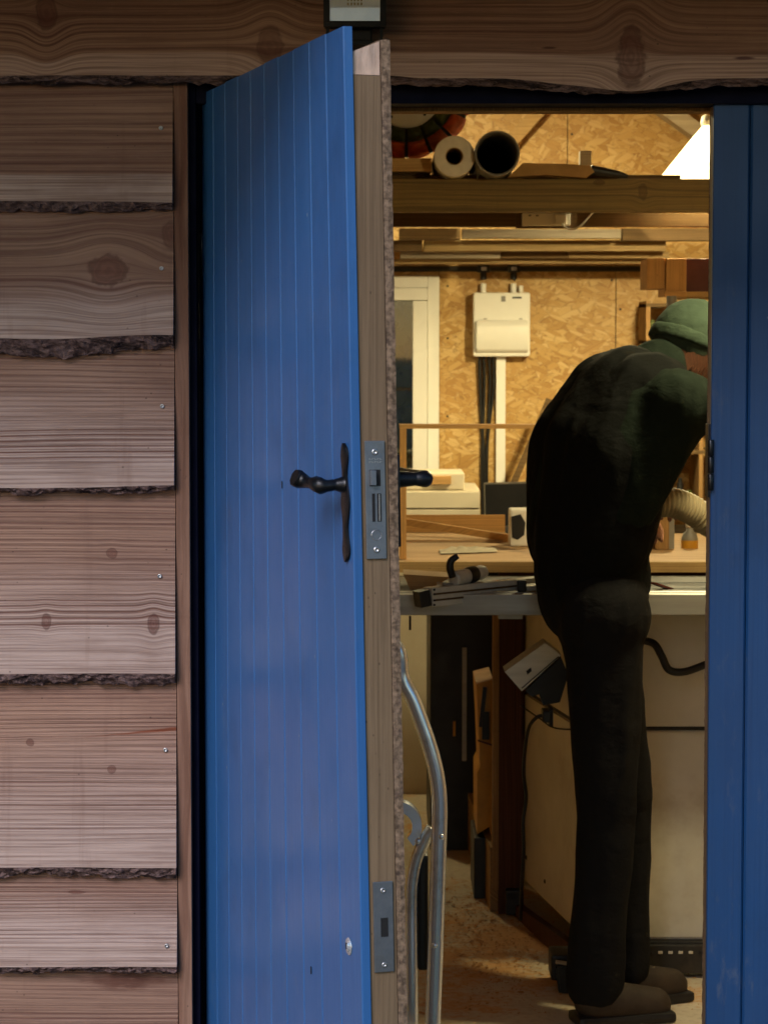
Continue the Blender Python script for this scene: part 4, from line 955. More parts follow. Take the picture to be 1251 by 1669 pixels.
# rag
rb = NB(); gr = []
c0 = P(765, 905, 1.85); c0.z = bt1
for i in range(19):
    row = []
    for j in range(11):
        u_, v_ = (i / 18 - .5), (j / 10 - .5); xx = c0.x + u_ * .14; yy = 1.95 + v_ * .13 + u_ * .06
        zz = bt1 + .003 + .020 * max(0, fbm(u_ * 5 + 2, v_ * 5, 4, 3) + .25) * (1 - (2 * abs(u_)) ** 3) * (1 - (2 * abs(v_)) ** 3)
        row.append(rb.verts.new((xx, yy, zz)))
    gr.append(row)
for i in range(18):
    for j in range(10): rb.faces.new((gr[i][j], gr[i][j + 1], gr[i + 1][j + 1], gr[i + 1][j]))
tag(obj('rag', rb, M['rag'], smooth=True), 'crumpled pale rag on the plywood bench top', 'rag')
# leaning dark brace/strip on the wall (diagonal) near the person's arm
b = NB(); obox(b, P(806, 860, 4.3), P(895, 650, 4.3), .03, .02); tag(obj('leaning_plank', b, M['plankdark']), 'dark plank leaning diagonally against the wall right of the trunking', 'plank')
b = NB(); obox(b, P(790, 840, 3.3), P(1000, 835, 3.3), .1, .19); tag(obj('dark_toolbox', b, M['black']), 'dark toolbox in the gloom behind the canister', 'toolbox')

# right end of the bench: post, bottle, ledge, boards
YR = 2.0
b = NB(); box(b, (X(1068, 880, YR), YR, bt1 + .001), (X(1090, 880, YR), YR + .07, Z(0, 838, YR)), .001); tag(obj('upright_batten', b, M['bench']), 'brown upright batten left of the bottle', 'batten')
b = NB(); box(b, (X(1051, 880, YR), YR + .03, bt1 + .001), (X(1067, 880, YR), YR + .09, Z(0, 880, YR)), .001); tag(obj('short_block', b, M['plankpale']), 'short pale block at the foot of the brown batten', 'block')
b = NB(); box(b, (X(1090.5, 880, YR), YR + .02, bt1 + .001), (X(1100, 880, YR), YR + .07, Z(0, 838, YR)), .001); tag(obj('grey_strip', b, M['greyplastic']), 'grey strip standing against the brown batten', 'strip')
b = NB(); box(b, (X(1087, 918, YR), YR - .02, Z(0, 925, YR)), (X(1240, 918, YR), YR + .15, Z(0, 917, YR)), .001); tag(obj('bottle_ledge', b, M['bench']), 'small wooden ledge under the bottle', 'ledge')
s2 = S(YR + .06); bo = P(1123, 917, YR + .06); bo.z = Z(0, 917, YR) + .0008
bt = thing('bottle', 'clear bottle with white cap and yellow label on the ledge', 'bottle', tuple(bo))
b = NB(); lathe(b, [(0, 0), (12.5 * s2, .001), (13.5 * s2, .005), (13.5 * s2, 36 * s2), (11 * s2, 43 * s2), (6 * s2, 48 * s2), (6 * s2, 53 * s2), (0, 53 * s2)], bo, (0, 0, 1), 24); obj('body', b, M['greyplastic'], bt, smooth=True)
b = NB(); lathe(b, [(13.8 * s2, 6 * s2), (13.9 * s2, 7 * s2), (13.9 * s2, 32 * s2), (13.8 * s2, 33 * s2)], bo, (0, 0, 1), 24); obj('label', b, M['yellow'], bt, smooth=True, label='yellow paper label')
b = NB(); lathe(b, [(0, 63 * s2), (6.5 * s2, 62.5 * s2), (7 * s2, 61 * s2), (7 * s2, 54 * s2), (0, 53.5 * s2)], bo, (0, 0, 1), 20); obj('cap', b, M['whiteplastic'], bt, smooth=True)

# ------------------------------------------------------------------ table saw
saw = thing('table_saw', 'cream cabinet table saw on a black wheeled base behind the doorway', 'table saw', (.6, 1.6, 0))
ztt = Z(0, 966, 1.2)
b = NB(); box(b, (X(640, 980, 1.2), 1.17, Z(0, 1003, 1.17)), (1.45, 1.2, ztt - .001), .002); obj('front_rail', b, M['alu'], saw)
b = NB(); box(b, (X(640, 980, 1.2), 1.2005, ztt - .012), (1.45, 1.235, ztt + .0005), .001); obj('rail_cap', b, M['alu'], saw)
b = NB(); box(b, (X(652, 960, 1.25), 1.237, ztt - .035), (1.40, 1.64, ztt - .004), .002); obj('table_top', b, M['cast'], saw)
for k, yy in enumerate((1.33, 1.46)):
    b = NB(); box(b, (X(1000, 950, yy), yy, ztt - .0045), (1.40, yy + .012, ztt - .0034)); obj('mitre_slot', b, M['slot'], saw)
# cabinet body: left face splays slightly
pf = P(950, 1550, 1.35); z0c = .078; z1c = ztt - .036
A0 = Vector((pf.x, 1.35, z0c)); A1 = Vector((X(853, 1450, 1.95), 1.95, z0c)); A2 = Vector((1.02, 1.98, z0c)); A3 = Vector((1.02, 1.33, z0c))
A3 = Vector((1.02, 1.35, z0c)); A2 = Vector((1.02, 1.95, z0c))
zs = Z(0, 1188, 1.35)
b = NB(); prism(b, [Vector((p.x, p.y, z0c)) for p in (A0, A1, A2, A3)], (0, 0, zs - .002 - z0c)); bmesh.ops.bevel(b, geom=list(b.edges), offset=.006, segments=3, affect='EDGES'); smooth_by_angle(obj('cabinet', b, M['cream'], saw), 40)
b = NB(); prism(b, [Vector((p.x, p.y, zs + .002)) for p in (A0, A1, A2, A3)], (0, 0, z1c - zs - .003)); bmesh.ops.bevel(b, geom=list(b.edges), offset=.004, segments=2, affect='EDGES'); smooth_by_angle(obj('upper_cabinet', b, M['cream'], saw), 40)
b = NB(); prism(b, [Vector((p.x, p.y, zs - .004)) for p in (A0 + Vector((.003, .003, 0)), A1 + Vector((.003, -.003, 0)), A2, A3 + Vector((0, .003, 0)))], (0, 0, .008)); obj('seam', b, M['slot'], saw)
def on_side(t, z, off=.0):   # point on the splayed left face
    d = (A1 - A0); d.z = 0; n = Vector((d.y, -d.x, 0)).normalized(); n = -n if n.x > 0 else n
    p = A0 + d * t; return Vector((p.x, p.y, z)) + n * off, n
for t, py in ((.95, 1398), (.62, 1437)):
    p, n = on_side(t, 0); p.z = Z(0, py, p.y); b = NB(); lathe(b, [(0, .003), (.004, .0025), (.0055, 0)], p, n, 12); obj('bolt', b, M['black'], saw)
# motor plate, switch, inlet and lead
b = NB(); ang = math.atan2(1125 - 1070, 912 - 848)
pA, pB, pC, pD = P(822, 1095, 1.42), P(888, 1048, 1.42), P(914, 1068, 1.42), P(850, 1127, 1.42)
prism(b, [pA, pB, pC, pD], (0, .09, 0)); mp = obj('motor_cover', b, M['alub'], saw)
b = NB(); prism(b, [P(857, 1094, 1.418), P(865, 1088, 1.418), P(866, 1094, 1.418), P(859, 1100, 1.418)], (0, .0015, 0)); obj('slot', b, M['slot'], mp)
b = NB(); obox(b, P(850, 1122, 1.417), P(910, 1070, 1.417), .002, .002); obj('rib', b, M['slot'], mp)
b = NB(); prism(b, [P(856, 1126, 1.44), P(914, 1072, 1.44), P(926, 1100, 1.44), P(912, 1145, 1.44), P(885, 1150, 1.44), P(878, 1132, 1.44), P(866, 1136, 1.44)], (0, .07, 0)); obj('motor', b, M['black'], saw)
b = NB(); box(b, P(884, 1160, 1.40), P(895, 1172, 1.46), .003); obj('power_inlet', b, M['black'], saw)
b = NB(); box(b, P(895, 1157, 1.41), P(898, 1178, 1.47)); obj('inlet_plate', b, M['blackmetal'], saw)
pts = [P(890, 1166, 1.42), P(875, 1169, 1.42), P(862, 1185, 1.43), P(856, 1215, 1.46), P(853, 1260, 1.5), P(857, 1300, 1.52), P(852, 1340, 1.52), P(853, 1385, 1.52), P(850, 1440, 1.55), P(848, 1500, 1.6)]
b = NB(); tube(b, catmull(pts, 8), .0042, 10); tag(obj('saw_lead', b, M['cable'], smooth=True), 'black power lead looping down the left side of the saw cabinet', 'cable')
pts = [P(848, 1150, 1.42), P(880, 1172, 1.38), P(905, 1187, 1.34), P(960, 1189, 1.325), P(1060, 1188, 1.325), P(1160, 1188, 1.325)]
b = NB(); tube(b, catmull(pts, 8), .0018, 8); tag(obj('thin_lead', b, M['cable'], smooth=True), 'thin black lead stretched across the front of the cabinet', 'cable')
pts = [P(1190, 1068, 1.30), P(1150, 1083, 1.29), P(1115, 1095, 1.28), P(1090, 1092, 1.28), P(1078, 1070, 1.28), P(1066, 1050, 1.29), P(1048, 1044, 1.31)]
b = NB(); tube(b, catmull(pts, 8), .0085, 12); tag(obj('black_hose', b, M['black'], smooth=True), 'black hose arching below the right end of the saw table', 'hose')
# mobile base
mb = thing('mobile_base', 'black perforated steel base with corner brackets under the saw', 'saw base', (.6, 1.4, 0))
bx0, bx1 = X(958, 1570, 1.32), 1.05
b = NB(); box(b, (bx0, 1.315, .012), (bx1, 1.332, .073), .001); fr_ = obj('front_bar', b, M['blackmetal'], mb)
for k in range(16):
    px = 977 + k * 16.5; xx = X(px, 1560, 1.31)
    if xx > bx1 - .02: break
    b = NB(); box(b, (xx - .0048, 1.3125, .0555), (xx + .0048, 1.3155, .0615), .0008); obj('hole', b, M['cream'] if k % 5 else M['slot'], fr_)
b = NB(); box(b, (bx0, 1.334, .07), (bx1, 1.40, .077), .001); obj('lip', b, M['blackmetal'], mb)
b = NB(); obox(b, P(952, 1568, 1.30), P(842, 1487, 1.93), .02, .045); obj('side_bar', b, M['darkleg'], mb)
b = NB(); box(b, (P(897, 1560, 1.22).x, 1.21, .022), (P(957, 1560, 1.24).x, 1.30, .078), .006); obj('corner_bracket', b, M['blackmetal'], mb)
b = NB(); prism(b, [P(905, 1577, 1.19), P(952, 1572, 1.19), P(955, 1610, 1.19), P(938, 1632, 1.19), P(912, 1630, 1.19)], (0, .045, 0)); bmesh.ops.bevel(b, geom=list(b.edges), offset=.004, segments=2, affect='EDGES'); obj('foot', b, M['blackmetal'], mb)
b = NB(); obox(b, P(905, 1568, 1.185), P(930, 1572, 1.185), .01, .006); obj('shim', b, M['plankpale'], mb)
b = NB(); box(b, (P(823, 1500, 1.93).x, 1.90, 0.005), (P(852, 1500, 1.93).x, 1.96, .065), .002); bk_ = obj('corner_bracket', b, M['blackmetal'], mb)
b = NB(); box(b, (P(826, 1500, 1.89).x, 1.895, 0.045), (P(840, 1500, 1.89).x, 1.8985, .058)); obj('socket_opening', b, M['slot'], bk_)
b = NB(); tube(b, [P(846, 1515, 1.85), P(856, 1513, 1.85)], .009, 12); obj('adjuster_knob', b, M['plankpale'], mb, smooth=True)

# fence bar lying across the rail, clamp on it
fe_ = thing('fence_bar', 'grooved aluminium fence bar with black end cap across the saw rail', 'fence', tuple(P(690, 990, 1.12)))
p0, p1 = P(697, 973, 1.13), P(962, 946, 1.42)
b = NB(); obox(b, p0, p1, .03, .040, .001); fbx = obj('bar', b, M['alub'], fe_)
d = (p1 - p0).normalized(); side = Vector((0, 0, 1)).cross(d).normalized(); side = -side if side.y > 0 else side
for dz in (.0065, -.0065):
    b = NB(); obox(b, p0 + side * .0155 + Vector((0, 0, dz)) + d * .004, p1 + side * .0155 + Vector((0, 0, dz)), .001, .0042); obj('groove', b, M['plankdark'], fbx)
b = NB(); obox(b, P(679, 977, 1.12), p0 - d * .0005, .034, .034, .001); obj('end_cap', b, M['black'], fe_)
for dz in (.016, .0065, -.0065, -.016):
    b = NB(); c_ = p0 + side * .0152 + Vector((0, 0, dz)) + d * .004; box(b, c_ - Vector((.003, .001, .0022)), c_ + Vector((.003, .001, .0022))); obj('slot_end', b, M['slot'], fbx)
cl = thing('clamp', 'steel barrel clamp with black cam lever on the fence bar', 'clamp', tuple(P(755, 950, 1.19)))
ca_, cb_ = P(738, 944, 1.17), P(788, 932, 1.25); dd = (cb_ - ca_)
L = dd.length; r0 = 12.5 * S(1.2)
b = NB(); lathe(b, [(0, 0), (r0 * .8, 0), (r0, .003), (r0, L * .42), (r0 * .92, L * .43), (r0 * .92, L * .7), (r0 * .98, L * .71), (r0 * .98, L * .92), (r0 * .8, L), (0, L)], ca_, dd, 28); smooth_by_angle(obj('barrel', b, M['alub'], cl), 30)
b = NB(); lathe(b, [(r0 * 1.06, L * .42), (r0 * 1.1, L * .45), (r0 * 1.1, L * .66), (r0 * 1.06, L * .69), (r0 * .9, L * .7), (r0 * .9, L * .41)], ca_, dd, 28); smooth_by_angle(obj('grip_ring', b, M['black'], cl), 30)
for t in (.18, .82):
    for s in (-.35, .45):
        q_ = ca_ + dd * t + Vector((0, 0, r0 * s)); nn = Vector((0, -1, 0)); b = NB(); lathe(b, [(0, .001), (.0022, .0005), (.0024, -.002)], q_ + nn * r0 * .97 * math.sqrt(1 - s * s), nn, 10); obj('set_screw', b, M['black'], cl)
pts, rr = catmull([P(737, 940, 1.16), P(733, 926, 1.155), P(735, 914, 1.155), P(746, 906, 1.155)], 5, [.008, .0085, .008, .006]); b = NB(); tube(b, pts, rr, 10); obj('cam_lever', b, M['black'], cl, smooth=True)
b = NB(); obox(b, P(716, 951, 1.16), P(745, 953, 1.19), .02, .006); obj('foot_plate', b, M['alu'], cl)
b = NB(); prism(b, [P(657, 936, 1.3), P(735, 941, 1.3), P(705, 957, 1.3), P(668, 962, 1.3)], (0, .12, 0)); tag(obj('wedge_block', b, M['plank']), 'pale wedge block on the saw table beside the door edge', 'block')
# saw fence head hardware by the worker's hand
mg = thing('mitre_gauge', 'aluminium mitre gauge with black knob in front of the worker', 'gauge', tuple(P(885, 975, 1.3)))
b = NB(); box(b, (X(852, 960, 1.22), 1.22, ztt + .001), (X(926, 960, 1.22), 1.30, ztt + .012), .002); obj('base', b, M['alu'], mg)
b = NB(); lathe(b, [(.030, 0), (.030, .016), (.024, .018), (.012, .018)], (X(898, 955, 1.26), 1.26, ztt + .0125), (0, 0, 1), 24); obj('protractor', b, M['alu'], mg)
b = NB(); lathe(b, [(.006, 0), (.006, .03), (.014, .034), (.014, .046), (.006, .05), (0, .05)], (X(884, 955, 1.25), 1.25, ztt + .013), (0, 0, 1), 18); obj('knob', b, M['black'], mg, smooth=True)
b = NB(); box(b, (X(842, 960, 1.21), 1.205, ztt + .001), (X(858, 960, 1.2), 1.219, ztt + .026), .003); obj('clamp_block', b, M['blackmetal'], mg)
b = NB(); box(b, (X(812, 1005, 1.21), 1.22, Z(0, 1010, 1.21)), (X(852, 1005, 1.21), 1.25, Z(0, 1003.5, 1.2)), .001); obj('scale_tab', b, M['alu'], mg)
b = NB(); tube(b, [P(668, 1004, 1.18), P(668, 1027, 1.18)], .0025, 8); tag(obj('hanging_hook', b, M['black']), 'small black hook hanging under the left end of the saw rail', 'hook')
b = NB(); obox(b, P(1062, 950, 1.30), P(1092, 960, 1.33), .022, .004); tag(obj('red_push_stick', b, M['redbox']), 'dull red push stick on the right side of the saw table', 'push stick')
# ribbed hose on the right
hp = [P(1046, 830, 1.30), P(1070, 820, 1.30), P(1100, 820, 1.31), P(1130, 833, 1.33), P(1165, 856, 1.36), P(1230, 880, 1.5), P(1300, 960, 1.55), P(1330, 1200, 1.6), P(1330, 1500, 1.7)]
pc = catmull(hp, 90); b = NB()
acc = 0; pts2 = [pc[0]]
for a, c2 in zip(pc, pc[1:]):
    acc += (c2 - a).length
    if acc >= .0015: pts2.append(c2); acc = 0
pts2 = pts2[:620]
rad = [(.0300 + .0030 * math.cos(2 * math.pi * i / 5.0)) for i in range(len(pts2))]
tube(b, pts2, rad, 24); tag(obj('dust_hose', b, M['hose'], smooth=True), 'cream ribbed dust hose curving out behind the right door edge', 'hose')

# ------------------------------------------------------------------ folded chrome chair by the door
YCh = .30
ch = thing('folding_chair', 'folded chrome tube chair leaning just inside the doorway', 'chair', tuple(P(690, 1900, YCh)))
def zz(p, dx=0): return Vector((p.x, p.y, p.z))
z0 = .012
pA = [P(655, 1105, YCh), P(672, 1140, YCh), P(690, 1188, YCh), P(704, 1232, YCh), P(713, 1275, YCh), P(716, 1320, YCh), P(714, 1400, YCh), P(710, 1530, YCh), P(705, 1669, YCh)]
pA.append(Vector((pA[-1].x - .005, YCh + .01, z0)))
lft = [Vector((-.14 - (p.x - .06) * .9, p.y, p.z)) for p in pA][::-1]
top = [Vector((.02, YCh, pA[0].z + .055)), Vector((-.04, YCh, pA[0].z + .07)), Vector((-.10, YCh, pA[0].z + .055))]
b = NB(); tube(b, catmull(pA[::-1] + top + lft[::-1], 8), 13 * S(YCh), 20); obj('back_frame', b, M['chrome'], ch, smooth=True)
Yc2 = YCh + .035
pB = [P(704, 1350, Yc2), P(693, 1368, Yc2), P(681, 1395, Yc2), P(673, 1430, Yc2), P(670, 1480, Yc2), P(671, 1669, Yc2)]; pB.append(Vector((pB[-1].x, Yc2 + .08, z0)))
b = NB(); tube(b, catmull(pB, 8), 10.5 * S(Yc2), 18); obj('leg', b, M['chrome'], ch, smooth=True)
pB2 = [Vector((-.16 - (p.x - .04), p.y, p.z)) for p in pB]; b = NB(); tube(b, catmull(pB2, 8), 10.5 * S(Yc2), 18); obj('leg', b, M['chrome'], ch, smooth=True)
b = NB(); gr = []   # curved back pad edge
for i in range(15):
    t = i / 14; a = R(100 - 150 * t); cx_, cz_ = X(648, 1350, YCh), Z(0, 1352, YCh)
    ro = 42 * S(YCh); p = Vector((cx_ + math.cos(a) * ro * .95, 0, cz_ + math.sin(a) * ro)); pi = Vector((cx_ + math.cos(a) * (ro - .019), 0, cz_ + math.sin(a) * (ro - .019)))
    gr.append([b.verts.new((p.x, YCh + .02, p.z)), b.verts.new((p.x, YCh + .055, p.z)), b.verts.new((pi.x, YCh + .055, pi.z)), b.verts.new((pi.x, YCh + .02, pi.z))])
for i in range(14):
    for j in range(4): b.faces.new((gr[i][j], gr[i][(j + 1) % 4], gr[i + 1][(j + 1) % 4], gr[i + 1][j]))
b.faces.new(gr[0]); b.faces.new(gr[-1]); smooth_by_angle(obj('hinge_plate', b, M['chrome'], ch), 40)
b = NB(); box(b, (X(681, 1450, YCh), YCh + .03, Z(0, 1590, YCh)), (X(698, 1450, YCh), YCh + .16, Z(0, 1400, YCh)), .006); obj('seat_edge', b, M['black'], ch)
for (px, py) in ((719, 1364), (708, 1541), (681, 1371)):
    b = NB(); lathe(b, [(0, .006), (.004, .005), (.006, 0)], P(px, py, YCh - .011), (.3, -1, 0), 12); obj('rivet', b, M['chrome'], ch, smooth=True)

# ------------------------------------------------------------------ sawdust and shavings
sb = NB(); rn = random.Random(11)
for i in range(2600):
    cxy = rn.choice([(795, 1560, 45, 40), (770, 1520, 40, 30), (830, 1600, 60, 40), (1050, 1625, 60, 15), (790, 1480, 40, 15), (860, 1545, 40, 30)])
    px = rn.gauss(cxy[0], cxy[2]); py = min(1668, max(1440, rn.gauss(cxy[1], cxy[3])))
    dist = 1.38 / ((py - 570) / FPX); yy = dist - 4; p = Vector(((px - 625.5) * dist / FPX, yy, .0015 + rn.random() * .002))
    s = rn.uniform(.0012, .0038) * (2.5 if rn.random() < .03 else 1); a = rn.uniform(0, 6.28); u_ = Vector((math.cos(a), math.sin(a), rn.uniform(-.2, .5))) * s; v_ = Vector((-math.sin(a), math.cos(a), rn.uniform(-.3, .3))) * s * rn.uniform(.3, .7)
    sb.faces.new([sb.verts.new(p + u_ + v_), sb.verts.new(p - u_ + v_), sb.verts.new(p - u_ - v_), sb.verts.new(p + u_ - v_)])
sdst = obj('sawdust', sb, plain('sawdust', (.60, .30, .10), .95, var=.6, scale=300), kind='stuff')

# ------------------------------------------------------------------ person
def capsule(bm, a, b_, ra, rb, seg=16, flat=1.0, fdir=None):
    a = Vector(a); b_ = Vector(b_); d = b_ - a; L = max(d.length, 1e-5); prof = []
    for k in range(7): t = math.pi / 2 * (1 - k / 6); prof.append((ra * math.cos(t), -ra * math.sin(t)))
    for k in range(7): t = math.pi / 2 * k / 6; prof.append((rb * math.cos(t), L + rb * math.sin(t)))
    prof[0] = (0, -ra); prof[-1] = (0, L + rb)
    t_ = bmesh.new(); lathe(t_, prof, (0, 0, 0), d.normalized() if d.length > 1e-5 else (0, 0, 1), seg)
    if flat != 1.0 and fdir is not None:
        f = Vector(fdir).normalized()
        for v in t_.verts:
            c = v.co.dot(f); v.co -= f * c * (1 - flat)
    for v in t_.verts: v.co += a
    me = bpy.data.meshes.new('t'); bmesh.ops.recalc_face_normals(t_, faces=t_.faces); t_.to_mesh(me); t_.free(); bm.from_mesh(me); bpy.data.meshes.remove(me)
def remeshed(name, bm, voxel, mat, parent, smooth_it=4, noise_amp=0, nscale=12, seed=0):
    me = bpy.data.meshes.new('tmp'); bm.to_mesh(me); bm.free(); o = bpy.data.objects.new('tmp', me); C.objects.link(o)
    md = o.modifiers.new('r', 'REMESH'); md.mode = 'VOXEL'; md.voxel_size = voxel
    ms = o.modifiers.new('s', 'SMOOTH'); ms.iterations = smooth_it; ms.factor = .5
    dg = bpy.context.evaluated_depsgraph_get(); dg.update(); me2 = bpy.data.meshes.new_from_object(o.evaluated_get(dg)); bpy.data.objects.remove(o)
    me2.name = name; me2.materials.clear()
    if noise_amp:
        ns = [v.normal.copy() for v in me2.vertices]
        for v, nn in zip(me2.vertices, ns):
            f = fbm(v.co.x * nscale, v.co.y * nscale, v.co.z * nscale * .55 + seed, 3) ; v.co += nn * noise_amp * (1 - abs(f) * 4)
    return link(name, me2, mat, parent, smooth=True)
def cloth(name, c, sc=220):
    g = G(name); x, y, z = g.pos(); v = g.xyz(x, y, z); n = g.noise(v, 9, 4); f = g.noise(v, sc, 2)
    w_ = g.noise(g.xyz(g.mul(x, 13), g.mul(y, 13), g.mul(z, 20)), 1, 3, .5, .25); g.bump(g.add(g.mul(f, .1), g.mul(w_, 1.6)), .007, .7); return g.fin(g.mix(n, c, tuple(k * .6 for k in c)), .95, spec=.1)
mj = cloth('dark_green_jumper', (.011, .018, .013)); mtz = cloth('black_trousers', (.011, .011, .012)); mh = cloth('green_beanie', (.045, .07, .05)); msk = plain('skin', (.42, .21, .14), .5, var=.15, scale=30, bumpd=.0005); map_ = cloth('black_apron', (.007, .008, .008)); mbo = plain('brown_boots', (.032, .020, .012), .7, var=.4)
pe = thing('person', 'person in dark green beanie and jumper and black trousers bending over the table saw', 'person', (.44, 1.0, 0))
hipL, hipR = Vector((.440, 1.09, .84)), Vector((.445, .96, .84)); knL, knR = Vector((.500, 1.09, .45)), Vector((.455, .955, .45)); anL, anR = Vector((.500, 1.09, .085)), Vector((.432, .955, .085))
fwd = Vector((.90, .436, 0)).normalized(); lat = Vector((.436, -.90, 0)).normalized()
toeL, toeR = anL + Vector((.11, .05, -.045)), anR + Vector((.125, .03, -.045))
pel = Vector((.43, 1.03, .88)); wst = Vector((.42, 1.035, 1.00)); chs = Vector((.445, 1.045, 1.17)); upb = Vector((.505, 1.06, 1.275)); nck = Vector((.575, 1.085, 1.335)); hdc = Vector((.650, 1.12, 1.375))
hf = Vector((.80, .35, -.50)).normalized(); hu = (Vector((0, 0, 1)) - hf * hf.z).normalized()
shL, shR = upb - lat * .155 + Vector((.02, 0, -.01)), upb + lat * .155 + Vector((.02, 0, -.01)); elL, elR = shL + Vector((.0, .08, -.22)), shR + Vector((-.115, .02, -.215)); wrL, wrR = Vector((.56, 1.33, 1.04)), Vector((.475, .985, 1.025))
def body_parts(bm, g_=0.0, parts='all'):
    if parts in ('all', 'legs'):
        for h, k, a, t in ((hipL, knL, anL, toeL), (hipR, knR, anR, toeR)):
            capsule(bm, h, k, .070 + g_, .050 + g_); capsule(bm, k, a, .046 + g_, .034 + g_ * 2.0)
        capsule(bm, hipL, hipR, .084 + g_, .084 + g_); capsule(bm, pel, wst, .102 + g_, .10 + g_)
    if parts in ('all', 'top', 'vest'):
        capsule(bm, pel + Vector((0, 0, .03)), wst, .095 + g_, .092 + g_); capsule(bm, wst, chs, .092 + g_, .102 + g_)
        for s_ in (-1, 1): capsule(bm, wst + lat * .05 * s_, chs + lat * .065 * s_, .084 + g_, .094 + g_); capsule(bm, chs + lat * .065 * s_, upb + lat * .07 * s_, .094 + g_, .078 + g_)
        capsule(bm, chs, upb, .102 + g_, .090 + g_)
    if parts in ('all', 'top'):
        capsule(bm, shL, shR, .060 + g_, .060 + g_); capsule(bm, upb, nck, .088 + g_, .056 + g_)
        for s, e, w_ in ((shL, elL, wrL), (shR, elR, wrR)):
            capsule(bm, s, e, .056 + g_, .046 + g_); capsule(bm, e, w_, .044 + g_, .029 + g_)
b = NB(); body_parts(b, 0)
for a, t in ((anL, toeL), (anR, toeR)): capsule(b, a + Vector((0, 0, -.03)), t - Vector((0, 0, .006)), .026, .022)
capsule(b, nck, hdc - hu * .03 - hf * .02, .055, .052)
capsule(b, hdc + hf * -.014, hdc + hf * .022, .077, .072, 20); capsule(b, hdc + hu * -.045 + hf * .03, hdc + hu * -.078 + hf * .052, .052, .036)
capsule(b, hdc + hf * .090 + hu * .004, hdc + hf * .108 - hu * .022, .008, .0125, 12); capsule(b, hdc + hf * .076 - hu * .052 + lat * .016, hdc + hf * .076 - hu * .052 - lat * .016, .010, .010, 10)
for s in (-1, 1):
    capsule(b, hdc + lat * .074 * s + hu * .008, hdc + lat * .078 * s - hu * .020, .012, .009, 10)
# hands with five separate fingers
def hand(bm, w_, dirv, palm_n, sgn):
    d = dirv.normalized(); n = palm_n.normalized(); s = d.cross(n).normalized() * sgn
    c = w_ + d * .045; capsule(bm, w_, c + d * .02, .024, .030, 12, .6, n); capsule(bm, c + s * .018, c - s * .018 + d * .01, .020, .020, 12, .7, n)
    for k, (off, ln_) in enumerate(((.029, .068), (.010, .077), (-.010, .072), (-.028, .057))):
        p0_ = c + s * off + d * .028; p1_ = p0_ + d * ln_ * .42 + n * .010; p2_ = p1_ + (d * .55 + n * .8).normalized() * ln_ * .33; p3_ = p2_ + (n * 1.0 - d * .1).normalized() * ln_ * .25
        capsule(bm, p0_, p1_, .0088, .0082, 10); capsule(bm, p1_, p2_, .0082, .0075, 10); capsule(bm, p2_, p3_, .0075, .0065, 10)
    t0 = c + s * .026 - d * .012; t1 = t0 + (s * .8 + d * .5 + n * .4).normalized() * .034; t2 = t1 + (d * .8 + n * .7).normalized() * .027
    capsule(bm, t0, t1, .012, .0095, 10); capsule(bm, t1, t2, .0092, .008, 10)
hand(b, wrL, Vector((.5, .6, .1)), Vector((.1, 0, -1)), 1)
hand(b, wrR, Vector((.60, .75, .05)), Vector((.1, 0, -1)), -1)
remeshed('body', b, .0042, msk, pe, 3)
b = NB(); body_parts(b, .012, 'legs'); remeshed('trousers', b, .008, mtz, pe, 8, .004, 11, 3)
b = NB(); body_parts(b, .016, 'top'); remeshed('jumper', b, .008, mj, pe, 16, .005, 10, 9)
b = NB(); body_parts(b, .023, 'vest'); remeshed('waistcoat', b, .008, map_, pe, 10, .004, 9, 2)
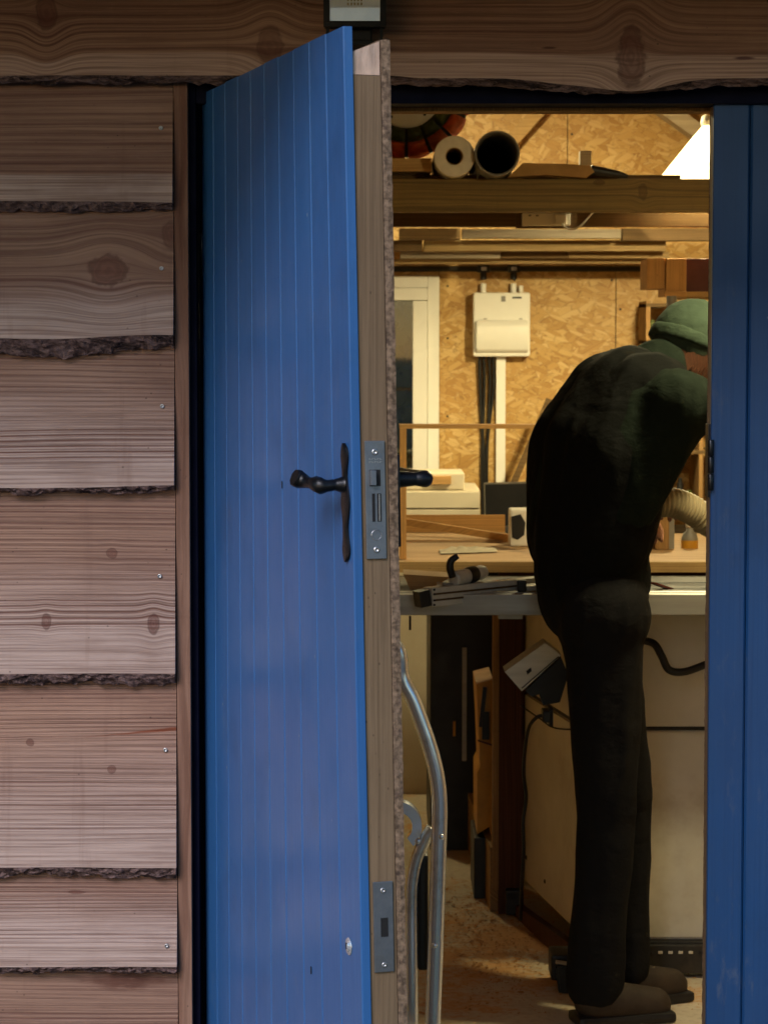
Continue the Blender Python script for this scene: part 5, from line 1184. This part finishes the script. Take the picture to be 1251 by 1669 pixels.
for s_ in (-1, 1):
    e0 = hdc + hf * .078 + lat * .031 * s_ + hu * .004
    b = NB(); lathe(b, [(0, -.009), (.006, -.0065), (.009, 0), (.006, .0065), (0, .009)], e0, hf, 14); obj('eye', b, M['paper'], pe, smooth=True)
    b = NB(); tube(b, [e0 + hf * .004 - lat * .012 * s_ + hu * .018, e0 + hf * .003 + hu * .021, e0 - hf * .008 + lat * .014 * s_ + hu * .015], .0035, 8); obj('eyebrow', b, M['darkleg'], pe, smooth=True)
b = NB()
for k in range(500):
    a_ = random.uniform(-2.1, 2.1) + math.pi; dd_ = hf * math.cos(a_) + lat * math.sin(a_); p_ = hdc - hf * .012 + dd_ * .079 - hu * (.006 + random.random() * .040); q_ = p_ - hu * .024 - dd_ * .004
    w_ = dd_.cross(hu) * .0025; b.faces.new([b.verts.new(p_ - w_), b.verts.new(p_ + w_), b.verts.new(q_ + w_ * .3), b.verts.new(q_ - w_ * .3)])
obj('hair', b, M['darkleg'], pe)
b = NB(); capsule(b, hdc - hf * .020 + hu * .018, hdc + hf * .008 + hu * .026, .086, .080, 20); remeshed('beanie', b, .006, mh, pe, 3, .002, 25, 4)
b = NB(); capsule(b, hdc - hf * .022 + hu * .002, hdc + hf * .012 + hu * .014, .089, .0835, 24)
for v in list(b.verts):
    h_ = (v.co - hdc).dot(hu) - (v.co - hdc).dot(hf) * .12
    v.co += hu * (max(-.004, min(.026, h_)) - h_)
remeshed('beanie_cuff', b, .005, mh, pe, 2)
b = NB()
for a, t in ((anL, toeL), (anR, toeR)):
    d_ = (t - a); d_.z = 0; obox(b, Vector((a.x, a.y, .012)) - d_.normalized() * .046, Vector((t.x, t.y, .012)) + d_.normalized() * .036, .082, .022, .009)
obj('boot_soles', b, M['black'], pe)
b = NB(); 
for a, t in ((anL, toeL), (anR, toeR)):
    capsule(b, a + Vector((0, 0, .02)), a + Vector((0, 0, -.03)), .046, .046); capsule(b, a + Vector((0, 0, -.036)), t + Vector((0, 0, -.008)), .045, .036)
for v in b.verts:
    if v.co.z < .004: v.co.z = .004
bt_ = remeshed('boots', b, .007, mbo, pe, 3)
for v in bt_.data.vertices:
    if v.co.z < .003: v.co.z = .003
